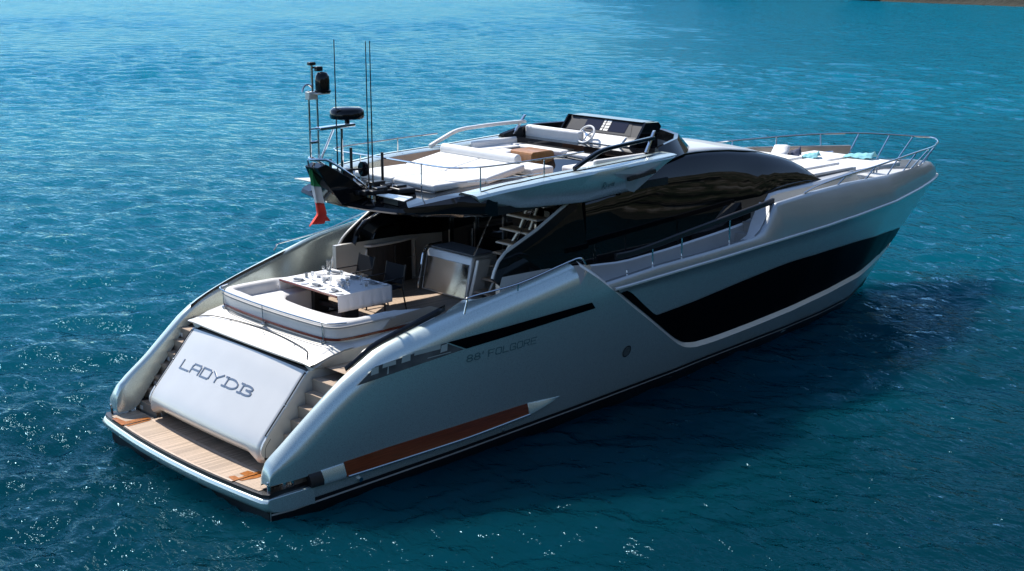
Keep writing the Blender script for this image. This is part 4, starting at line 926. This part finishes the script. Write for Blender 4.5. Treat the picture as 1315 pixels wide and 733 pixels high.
# sunpad with bolster
def cushion(name, x0, x1, y0, y1, z0, z1, m, parent, b=.05, tilt=0.0):
    mb = MB(); mb.hexa([(x0,y0,z0),(x1,y0,z0+tilt),(x1,y1,z0+tilt),(x0,y1,z0)], [(x0,y0,z1),(x1,y0,z1+tilt),(x1,y1,z1+tilt),(x0,y1,z1)])
    return mb.build(name, m, parent, bevel=b, seg=3)
q = MB(); q.hexa([(6.0,-1.25,4.765),(9.1,-1.36,4.765),(9.1,1.30,4.765),(6.0,1.30,4.765)], [(5.95,-1.30,4.98),(9.12,-1.42,5.02),(9.12,1.35,5.02),(5.95,1.35,4.98)])
SUN = q.build('sunbed', 'grey', FB, bevel=.04)
cushion('sunbed_pad', 5.98, 7.35, -1.30, .03, 4.985, 5.135, 'white', SUN, .05, .0); cushion('sunbed_pad', 5.98, 7.35, .04, 1.36, 4.985, 5.135, 'white', SUN, .05, .0)
cushion('sunbed_pad', 7.36, 8.42, -1.34, .01, 4.99, 5.14, 'white', SUN, .05, .17); cushion('sunbed_pad', 7.36, 8.42, .02, 1.38, 4.99, 5.14, 'white', SUN, .05, .17)
q = MB(); q.loft([[(8.42+.10*math.cos(a), y, 5.36+.125*math.sin(a)) for a in np.linspace(0, 2*PI, 14)[:-1]] for y in np.linspace(-1.12, 1.34, 8)]); q.build('bolster', 'white', SUN, bevel=.03)
cushion('bench_cushion', 8.56, 9.18, -1.42, 1.36, 5.03, 5.20, 'white', SUN, .05)
# L-shaped sofa
q = MB(); q.prism([(9.55,2.14),(9.55,1.62),(11.05,1.62),(11.05,.28),(11.85,.28),(11.85,2.14)], 'z', 4.765, 4.98); LS = q.build('corner_sofa', 'taupe', FB, bevel=.03)
cushion('seat_cushion', 9.55, 11.05, 1.60, 2.10, 4.985, 5.16, 'white', LS); cushion('seat_cushion', 11.06, 11.62, .26, 2.10, 4.985, 5.16, 'white', LS)
cushion('back_cushion', 11.60, 11.80, .24, 2.08, 5.10, 5.56, 'white', LS, .06); cushion('back_cushion', 9.9, 11.6, 2.02, 2.16, 5.08, 5.30, 'white', LS, .05)
q = MB(); q.box(9.95, 11.0, 1.585, 1.60, 4.98, 5.14); q.build('sofa_fascia', 'grey', LS)
# starboard settee and helm
q = MB(); q.box(9.35, 11.6, -2.10, -1.45, 4.765, 5.02); SE = q.build('side_settee', 'taupe', FB, bevel=.03)
cushion('seat_cushion', 9.36, 11.5, -2.08, -1.44, 5.025, 5.19, 'white', SE, .05); cushion('back_cushion', 9.7, 11.3, -2.14, -2.02, 5.1, 5.34, 'white', SE, .05)
q = MB(); q.prism([(11.85,4.77),(11.80,5.32),(12.0,5.48),(12.08,5.50),(12.33,5.80),(12.75,5.76),(12.8,4.77)], 'y', -1.16, 1.22); HELM = q.build('helm_console', 'matblack', FB, bevel=.02)
def dash(y, z, o=0):   # on the slanted instrument face
    k = (z-5.50)/.34; return (12.08+.28*k-o*.77, y, z+o*.63)
q = MB(); q.add([dash(1.12,5.515,.006), dash(-.92,5.515,.006), dash(-.78,5.79,.006), dash(.82,5.79,.006)], [(0,1,2,3)]); q.build('dash_panel', 'matblack', HELM, smooth=False)
q = MB()
for ya, yb in ((.62,.10),(-.18,-.70)): q.add([dash(ya,5.56,.012), dash(yb,5.56,.012), dash(yb,5.78,.012), dash(ya,5.78,.012)], [(0,1,2,3)])
q.build('chart_screen', 'screen', HELM, smooth=False, split='all')
q = MB()
for y in (.04, -.06, -.13):
    for z in (5.56, 5.62, 5.68, 5.735): q.add([dash(y+.035,z,.015), dash(y-.03,z,.015), dash(y-.03,z+.045,.015), dash(y+.035,z+.045,.015)], [(0,1,2,3)])
q.build('gauge', 'pale', HELM, smooth=False)
q = MB(); q.loft([[(11.78,1.2,5.30),(11.98,1.2,5.50),(12.06,1.2,5.50),(12.06,1.2,5.28)],[(11.74,.3,5.30),(11.96,.3,5.50),(12.06,.3,5.50),(12.06,.3,5.28)],[(11.74,-.9,5.30),(11.96,-.9,5.50),(12.06,-.9,5.50),(12.06,-.9,5.28)]]); q.build('dash_ledge', 'white', HELM, bevel=.03)
q = MB(); q.prism([(11.75,4.77),(11.72,5.2),(12.0,5.27),(12.0,4.77)], 'y', -1.1, 1.15); q.build('console_knee', 'taupe', HELM, bevel=.02)
WHE = empty('steering_wheel'); WHE.parent = HELM
q = MB(); tilt = math.radians(38)
def wp(r_, a, d=0): 
    u_, v_ = r_*math.cos(a), r_*math.sin(a); return (11.72+d*math.cos(tilt)+v_*math.sin(tilt)*.9, .12+u_, 5.50+v_*math.cos(tilt)-d*math.sin(tilt)*.5)
q.tube([wp(.23, a) for a in np.linspace(0, 2*PI, 29)], .024, 8); q.build('wheel_rim', 'white', WHE)
q = MB(); 
for a in (.5, PI-.5, 1.5*PI): q.tube([wp(.0, 0, .05), wp(.22, a)], .018, 6)
q.tube([wp(0, 0, .0), wp(0, 0, .28)], .04, 8); q.build('wheel_spoke', 'chrome', WHE)
q = MB(); q.prism([(12.28,5.84),(12.24,5.80),(11.95,5.42),(12.05,5.32),(12.5,5.32),(12.8,5.72),(12.7,5.82)], 'y', -1.17, -1.23); q.prism([(12.28,5.84),(12.24,5.80),(12.0,5.5),(12.4,5.45),(12.8,5.75)], 'y', 1.23, 1.27); q.build('console_wing', 'black', HELM, split='all')
q = MB(); q.prism([(12.31,5.80),(12.28,5.835),(12.70,5.83),(12.78,5.76)], 'y', -1.10, 1.18); q.build('console_brow', 'black', HELM, bevel=.015)
cushion('helm_seat', 11.1, 11.6, -.62, .18, 4.98, 5.14, 'white', HELM, .05)
q = MB(); q.box(11.12, 11.58, -.60, .16, 4.765, 4.98); q.build('seat_base', 'taupe', HELM)
# low black windscreen fairing that wraps round ahead of the helm
q = MB(); secs = []
for y, x, z in ((-2.12,11.65,5.40),(-2.05,12.05,5.46),(-1.85,12.6,5.49),(-1.4,13.15,5.50),(-.7,13.5,5.51),(0,13.6,5.52),(.7,13.5,5.53),(1.4,13.2,5.54),(1.9,12.7,5.54),(2.12,12.0,5.53),(2.18,11.5,5.48),(2.2,10.95,5.36)):
    n = np.array([x-11.9, y*.75]); n /= np.linalg.norm(n)
    secs.append([(x+n[0]*.42, y+n[1]*.2, min(ip(ZH, x)+.05, z-.18)), (x+n[0]*.04, y+n[1]*.03, z+.03), (x-n[0]*.06, y-n[1]*.06, z+.02), (x-n[0]*.10, y-n[1]*.10, z-.35)])
q.loft(secs); q.build('windscreen_fairing', 'black', FB, angle=40)
q = MB(); q.prism([(11.3,-2.1),(12.0,-2.1),(12.6,-1.9),(13.1,-1.45),(13.5,-.7),(13.6,0),(13.5,.7),(13.1,1.45),(12.6,1.95),(12.0,2.15),(11.3,2.15)], 'z', 5.16, 5.30); q.build('fairing_deck', 'black', FB)

# ---- foredeck lounge
q = MB(); q.prism([(17.9,-1.75),(20.2,-1.65),(20.2,-.1),(17.9,-.1)], 'z', 3.95, 4.06); FD = q.build('foredeck_lounge', 'gel', YT, bevel=.03)
cushion('lounge_pad', 18.0, 20.1, -1.2, -.15, 4.065, 4.14, 'white', FD, .04); cushion('lounge_pad', 18.0, 20.1, .0, 1.5, 4.065, 4.16, 'white', FD, .04)
cushion('lounge_pad', 20.3, 22.6, -1.5, -.1, 3.80, 3.93, 'white', FD, .04); cushion('lounge_pad', 20.3, 22.6, 0, 1.4, 3.80, 3.95, 'white', FD, .04)
cushion('side_cushion', 17.9, 19.6, -1.95, -1.45, 4.07, 4.15, 'cream', FD, .03)
q = MB(); q.loft([[(x, 2.02-.11*(x-17.9), 3.6), (x, 2.02-.11*(x-17.9), 4.24-.07*max(0, x-20)), (x, 2.14-.11*(x-17.9), 4.24-.07*max(0, x-20)), (x, 2.24-.11*(x-17.9), 3.6)] for x in np.linspace(17.4, 24.4, 14)]); q.build('backrest', 'taupe', FD, bevel=.03)
q = MB()
for y in (-.45, .45): q.lathe([(.05,3.6),(.05,3.68),(.09,3.69),(.09,3.74),(.0,3.75)], (23.7,y,0), 12)
q.box(23.2,23.6,-.22,.22,3.6,3.72); q.build('windlass', 'chrome', YT, bevel=.01)
for s in (-1, 1):
    for x0, y0 in ((20.9,1.80),(23.0,1.18)):
        z0 = 3.86 if x0 < 22 else 3.78; q = MB()
        q.tube([(x0-.16, s*y0, z0+.10),(x0+.16, s*(y0-.05), z0+.10)], .026, 8)
        for d in (-.07, .07): q.tube([(x0+d, s*(y0-.02), z0-.03),(x0+d, s*(y0-.02), z0+.10)], .022, 8)
        q.build('mooring_cleat', 'chrome', YT)
# bow rail with raked stanchions
q = MB(); qq = MB()
tops = [(16.1,2.90,4.03),(16.9,2.80,4.13),(18.2,2.66,4.20),(20.0,2.36,4.22),(21.6,2.02,4.22),(23.2,1.62,4.2),(24.6,1.20,4.14),(25.65,.80,4.11),(26.35,.42,4.09),(26.75,0,4.08)]
full = smoothpath([(x, -y, z-.05) for x, y, z in tops[:-1]]+[tops[-1]]+[(x, y, z+.15*min(1, (26.75-x)/2)) for x, y, z in tops[-2::-1]], 5)
q.tube(full, .026, 7); BR = q.build('bow_rail', 'chrome', YT)
for s in (-1, 1):
    for x, y, z in tops[2:-1]:
        S = [np.interp(x-.25-(.55 if x > 24 else 0), [k[1][0] for k in KS], [k[1][i] for k in KS]) for i in (1, 2)]
        qq.tube([(x-.25-(.55 if x > 24 else 0), s*(S[0]-.06), S[1]-.02), (x, s*y, z-.05 if s < 0 else z+.15*min(1, (26.75-x)/2))], .021, 6)
qq.build('stanchion', 'chrome', BR, split='all')

q = MB(); q.tube([(12.15,-3.06,2.98),(12.45,-3.05,2.98)], .028, 8)
for d in (12.23, 12.37): q.tube([(d,-3.05,2.78),(d,-3.05,2.98)], .024, 8)
q.build('mooring_cleat', 'chrome', YT)
# ---- side rails on the wings and along the side decks
q = MB()
for s in (-1, 1):
    dz = 0 if s < 0 else .03
    yv = 3.2 if s < 0 else 3.22
    q.tube(smoothpath([(5.10, s*yv, ip(ZT[s], 5.1)),(5.18, s*yv, 3.28+dz),(5.28, s*yv, 3.34+dz),(6.45, s*(yv+.03), 3.40+dz+.05*(s>0)),(7.6, s*(yv+.06), 3.60+dz+.1*(s>0)),(8.1, s*(yv+.06), 3.66+dz+.1*(s>0)),(8.3, s*(yv+.04), 3.5)], 4), .018, 7)
    q.tube([(6.45, s*(yv+.02), ip(ZT[s], 6.45)-.02),(6.45, s*(yv+.03), 3.40+dz+.05*(s>0))], .013, 6)
q.build('wing_rail', 'chrome', YT, split='side')
q = MB(); qq = MB()
for s in (-1, 1):
    P = [(9.3, s*3.12, 3.50),(10.0, s*3.13, 3.52),(11.5, s*3.12, 3.68),(13.2, s*3.06, 3.84),(14.3, s*3.0, 3.93),(14.85, s*2.95, 3.98)]
    sp_ = smoothpath(P, 5); q.loft([[(p[0], p[1]-s*.04, p[2]-.08), (p[0], p[1]+s*.04, p[2]-.08), (p[0], p[1]+s*.04, p[2]+.05), (p[0], p[1]-s*.04, p[2]+.05)] for p in sp_])
    for x in (9.55, 10.35, 11.3, 13.0):
        y = ip(YK, x)-.20; z = float(np.interp(x, [p[0] for p in P], [p[2] for p in P])); qq.tube([(x, s*y, 2.78),(x, s*y, 3.18 if x < 9.6 else z-.05)], .018, 6)
SR = q.build('side_deck_rail', 'matblack', YT, bevel=.02, split='side'); qq.build('rail_post', 'chrome', SR, split='all')
# =================================================================== THINGS ON BOARD
# dining table with its linen
TBL = empty('dining_table', (4.9, .65, 2.25)); tag(TBL, 'dining table on a dark pedestal in the aft cockpit, under the white linen', 'table')
def loc(mb, o):   # mesh in world coordinates -> local to its empty
    mb.v = [(x-o.location.x, y-o.location.y, z-o.location.z) for x, y, z in mb.v]; return mb
TX0, TX1, TY0, TY1, TZ = 4.20, 5.62, -.36, 1.70, 3.0
q = MB(); q.box(TX0+.02, TX1-.02, TY0+.02, TY1-.02, TZ-.045, TZ-.004); loc(q, TBL).build('table_top', 'mahogany', TBL, bevel=.01)
for y in (.15, 1.2):
    q = MB(); q.box(4.72, 5.08, y-.06, y+.06, 2.26, TZ-.045); q.box(4.55, 5.25, y-.12, y+.12, 2.253, 2.29); loc(q, TBL).build('leg', 'matblack', TBL, bevel=.01)
q = MB(); q.box(4.82, 4.98, .15, 1.2, 2.45, 2.55); loc(q, TBL).build('stretcher', 'matblack', TBL, bevel=.01)
# linen: flat over the top, hanging at both ends in soft folds
q = MB(); rows = []
xs = np.linspace(TX0+.035, TX1-.03, 40)
for x in xs:
    f1 = .006*math.sin(x*31)+.005*math.sin(x*53+1); r_ = []
    for z, k in ((2.66,1),(2.75,.8),(2.85,.5),(2.95,.15)): r_.append((x, TY0-.012-.008*k+f1*k, z))
    r_.append((x, TY0-.008, TZ)); r_ += [(x, TY0+(TY1-TY0)*t, TZ+.003+.0025*math.sin(9*x+17*t)) for t in np.linspace(.02, .98, 14)]; r_.append((x, TY1+.008, TZ))
    f2 = .006*math.sin(x*27+2)+.005*math.sin(x*47)
    for z, k in ((2.95,.15),(2.85,.5),(2.75,.8),(2.66,1)): r_.append((x, TY1+.012+.008*k+f2*k, z))
    rows.append(r_)
q.grid(rows); CL = q.build('tablecloth', 'cloth', None, solid=.004, angle=60)
tag(CL, 'white linen tablecloth hanging down both ends of the cockpit table', 'tablecloth')
# place settings
def setting(x, y, label):
    z = TZ+.008
    P = MB().lathe([(.075,0),(.085,.004),(.135,.016),(.14,.020),(.134,.020),(.08,.008),(0,.007)], (0,0,0), 22).build('dinner_plate', 'china', None, angle=60); P.location = (x, y, z)
    tag(P, label, 'plate', 'white plates laid on the cockpit table')
    return P
seat_pos = [(4.42,-.02,'aft edge of the table, starboard end'),(4.42,.62,'aft edge of the table, middle'),(4.42,1.26,'aft edge of the table, port end'),(5.38,-.02,'forward edge of the table, near the blue shadow'),(5.38,.62,'forward edge of the table, in front of the nearer chair'),(5.38,1.26,'forward edge of the table, in front of the farther chair')]
for x, y, w_ in seat_pos:
    setting(x, y, 'white dinner plate at the '+w_)
    nb = MB(); nb.hexa([(-.05,-.15,0),(.05,-.13,0),(.04,.14,0),(-.04,.13,0)], [(-.035,-.12,.03),(.03,-.11,.035),(.03,.10,.028),(-.03,.11,.03)])
    n_ = nb.build('napkin', 'slate', None, bevel=.01); n_.location = (x, y, TZ+.027); n_.rotation_euler.z = rng.uniform(-.4, .4)
    tag(n_, 'grey napkin on the plate at the '+w_.replace('edge of the table','edge'), 'napkin', 'grey napkins on the dinner plates')
GP = [(.030,0),(.032,.004),(.006,.010),(.005,.075),(.020,.090),(.036,.120),(.036,.150),(.030,.175),(.028,.175),(.033,.148),(.033,.122),(.018,.094),(0,.088)]
g0 = None
for i, (x, y, w_) in enumerate([(4.66,-.16,'starboard end of the aft row'),(4.66,.46,'middle of the aft row'),(4.66,1.10,'port end of the aft row'),(5.16,.10,'starboard end of the forward row'),(5.16,.76,'middle of the forward row'),(5.16,1.42,'port end of the forward row')]):
    if g0 is None:
        g = MB().lathe(GP, (0,0,0), 14).build('wine_glass', 'clear', None, angle=60); g0 = g
    else:
        g = g0.copy(); COL.objects.link(g)
    g.location = (x, y, TZ+.008); tag(g, 'clear wine glass on the linen, '+w_, 'wine glass', 'wine glasses on the cockpit table')
vs = MB().lathe([(.05,0),(.055,.01),(.05,.16),(.055,.22),(.052,.22),(.046,.16),(.0,.02)], (0,0,0), 18).build('glass_vase', 'clear', None, angle=60); vs.location = (5.42, 1.60, TZ+.006)
tag(vs, 'tall clear glass vase at the far port corner of the table', 'vase')
for i, (x, y) in enumerate([(4.9,.45),(4.88,.95),(4.95,1.25)]):
    b = MB().lathe([(.05,0),(.06,.006),(.10,.05),(.11,.075),(.104,.075),(.055,.014),(0,.012)], (0,0,0), 20).build('serving_bowl', 'china', None, angle=60); b.location = (x, y, TZ+.007)
    tag(b, ['white serving bowl nearest the starboard end of the table','white serving bowl in the middle of the centre row','white serving bowl nearest the port end of the table'][i], 'bowl', 'serving bowls along the middle of the table')
t0 = None
for i, (x, y, w_) in enumerate([(4.70,.10,'starboard end of the aft row'),(4.70,.74,'middle of the aft row'),(4.70,1.38,'port end of the aft row'),(5.10,-.16,'starboard end of the forward row'),(5.10,.50,'middle of the forward row'),(5.10,1.14,'port end of the forward row')]):
    if t0 is None:
        t = MB().lathe([(.028,0),(.032,.004),(.038,.10),(.035,.10),(.029,.01),(0,.008)], (0,0,0), 14).build('tumbler', 'clear', None, angle=60); t0 = t
    else: t = t0.copy(); COL.objects.link(t)
    t.location = (x, y, TZ+.008); tag(t, 'short clear water tumbler on the linen, '+w_, 'tumbler', 'water tumblers on the cockpit table')
p0 = None
for i, (x, y, w_) in enumerate([(4.36,-.26,'starboard corner of the aft edge'),(4.36,.33,'starboard side of the aft middle plate'),(4.36,.95,'port side of the aft middle plate'),(5.46,-.26,'starboard corner of the forward edge'),(5.46,.33,'starboard side of the forward middle plate'),(5.46,.95,'port side of the forward middle plate')]):
    if p0 is None:
        p = MB().lathe([(.04,0),(.05,.004),(.085,.012),(.088,.015),(.05,.006),(0,.005)], (0,0,0), 18).build('side_plate', 'china', None, angle=60); p0 = p
    else: p = p0.copy(); COL.objects.link(p)
    p.location = (x, y, TZ+.008); tag(p, 'small white side plate at the '+w_, 'side plate', 'side plates on the cockpit table')
# two director-style chairs
def chair(label):
    r_ = empty('dining_chair'); tag(r_, label, 'chair', 'charcoal armchairs at the cockpit table')
    MB().hexa([(-.25,-.25,.43),(.22,-.25,.45),(.22,.25,.45),(-.25,.25,.43)], [(-.25,-.25,.455),(.22,-.25,.475),(.22,.25,.475),(-.25,.25,.455)]).build('seat', 'char', r_, bevel=.008)
    MB().hexa([(.205,-.265,.52),(.235,-.265,.52),(.235,.265,.52),(.205,.265,.52)], [(.285,-.265,.885),(.31,-.265,.885),(.31,.265,.885),(.285,.265,.885)]).build('backrest', 'char', r_, bevel=.008)
    for s in (-1, 1):
        MB().tube([(-.26,s*.27,.0),(-.24,s*.27,.64)], .016, 8).build('leg', 'matblack', r_)
        MB().tube([(.30,s*.27,.0),(.20,s*.27,.46),(.30,s*.27,.90)], .016, 8).build('leg', 'matblack', r_)
        MB().box(-.28, .24, s*.27-.022, s*.27+.022, .64, .662).build('armrest', 'matblack', r_, bevel=.006)
    q = MB(); q.tube([(-.25,-.27,.42),(-.25,.27,.42)], .013, 6); q.tube([(.21,-.27,.42),(.21,.27,.42)], .013, 6); q.build('stretcher', 'matblack', r_)
    return r_
c1 = chair('charcoal armchair nearer the stair, at the forward side of the table'); c1.scale = (1.08,)*3; c1.location = (6.02, .42, 2.253); c1.rotation_euler.z = .06
c2 = c1.copy(); COL.objects.link(c2)
for ch in list(c1.children):
    d = ch.copy(); COL.objects.link(d); d.parent = c2
c2.scale = (1.08,)*3; c2.location = (6.04, 1.50, 2.253); c2.rotation_euler.z = -.05; c2['label'] = 'charcoal armchair nearer the port bar, at the forward side of the table'
# ensign hanging limp from the mast
def flag():
    r_ = empty('ensign', (4.05, .02, 5.52)); tag(r_, 'green, white and red ensign hanging limp from the mast', 'flag')
    def strip(name, m, h0, h1, n=10):
        rows = []
        for h in np.linspace(h0, h1, n):
            row = []
            for k in np.linspace(0, 1, 14):
                w_ = .16+.30*h; drop = -1.12*h
                x = -.02+.24*h*(1-k*.2)+(.19+.15*h)*(k-.5)+.035*math.sin(9*k+3*h); y = .05*math.sin(11*k+5*h)*(.4+h)+.03*math.sin(4*h)
                if h > .8: x -= (h-.8)*1.3*(1-k)
                row.append((x, y, drop-.05*k+.10*k*max(0, h-.75)*4))
            rows.append(row)
        return MB().grid(rows).build(name, m, r_, solid=.004, angle=80)
    strip('green_band', 'flagg', 0, .30); strip('white_band', 'flagw', .30, .60); strip('red_band', 'flagr', .60, 1.0)
    MB().tube([(-.02,0,.05),(.02,0,-.02)], .012, 6).build('halyard', 'matblack', r_)
    return r_
flag()
# low tables on the flybridge
r_ = empty('coffee_table', (10.45, .62, 4.764)); tag(r_, 'oiled oak coffee table with a waterfall side on the upper deck', 'coffee table')
q = MB(); q.prism([(-.36,0),(-.36,.38),(-.33,.43),(-.28,.45),(.28,.45),(.33,.43),(.36,.38),(.36,0),(.31,0),(.31,.37),(.28,.40),(-.28,.40),(-.31,.37),(-.31,0)], 'y', -.36, .36)
q.build('table_shell', 'oak', r_, bevel=.008)
MB().box(-.30, .30, -.34, .34, .002, .06).build('base', 'matblack', r_)
q = MB(); q.prism([(-.36,.002),(-.36,.38),(-.33,.43),(-.28,.448),(.28,.448),(.33,.43),(.36,.38),(.36,.002)], 'y', -.37, -.345); q.build('side_panel', 'oak', r_, bevel=.008)
r2 = empty('pouf', (9.98, 1.18, 4.764)); tag(r2, 'square white upholstered pouf beside the oak coffee table', 'pouf')
MB().box(-.36, .36, -.24, .24, .003, .30).build('base', 'cream', r2, bevel=.03); MB().box(-.37, .37, -.25, .25, .302, .42).build('cushion', 'white', r2, bevel=.05, seg=3)
# foredeck cushions and towels
def pillow(name, locv, sz, rot, m, label, cat):
    mb = MB(); rows = []
    n = 11
    for side in (1, -1):
        rows = []
        for i in np.linspace(-1, 1, n):
            rows.append([(i*sz[0]*(1-.08*j*j), j*sz[1]*(1-.08*i*i), side*sz[2]*((1-i**4)*(1-j**4))**.6+.012*math.sin(5*i+3*j)*sz[2]*8) for j in np.linspace(-1, 1, n)])
        mb.grid(rows)
    o = mb.build(name, m, None, weld=True, angle=80); o.location = locv; o.rotation_euler = rot; return tag(o, label, cat)
pillow('pillow', (20.35, .95, 4.18), (.30,.24,.09), (0,-.5,.4), 'white', 'white pillow leaning on the foredeck lounge beside the dark towel', 'pillow')
def towel(name, x, y, z, lx, ly, h, m, label, rot=0.0):
    mb = MB(); rows = []
    for i in np.linspace(-1, 1, 16):
        rows.append([(i*lx, j*ly, h*math.exp(-(i*1.4)**2)*(1-.6*j)+.02*math.sin(7*i+4*j)+.015*math.sin(11*j-3*i)) for j in np.linspace(-1, 1, 12)])
    o = mb.grid(rows).build(name, m, None, solid=.012, angle=80); o.location = (x, y, z); o.rotation_euler.z = rot; return tag(o, label, 'towel')
towel('towel', 20.72, .80, 4.00, .26, .22, .18, 'navy', 'dark blue towel thrown over the foredeck pillow', .5)
towel('towel', 21.25, .55, 3.97, .28, .22, .10, 'aqua', 'turquoise towel spread beside the dark blue towel', .4)
towel('towel', 22.35, -.35, 3.955, .26, .42, .10, 'aqua', 'larger turquoise towel draped over the forward sunpad', .2)
for i, (x, y) in enumerate([(22.9,.9),(23.05,.62)]):
    b = MB().lathe([(.05,0),(.06,.02),(.06,.14),(.045,.16),(.045,.19),(0,.2)], (0,0,0), 12).build('fender_cap', 'china', None); b.location = (x, y, 3.58)
    tag(b, ['white capped fitting on the foredeck, farther from the bow','white capped fitting on the foredeck, nearer the bow'][i], 'deck fitting', 'white fittings on the foredeck')
q = MB()
for k in range(4): q.tube([(12.30+.13*math.cos(a)*(1-.12*k), -3.05+.07*math.sin(a)*(1-.12*k), 2.80+.03*k) for a in np.linspace(0, 2*PI, 15)], .016, 6)
q.tube([(12.35,-3.0,2.90),(12.6,-3.02,2.83),(12.9,-2.98,2.80)], .016, 6)
tag(q.build('mooring_rope', 'aqua', None), 'turquoise mooring rope coiled round the cleat on the starboard side deck', 'rope')
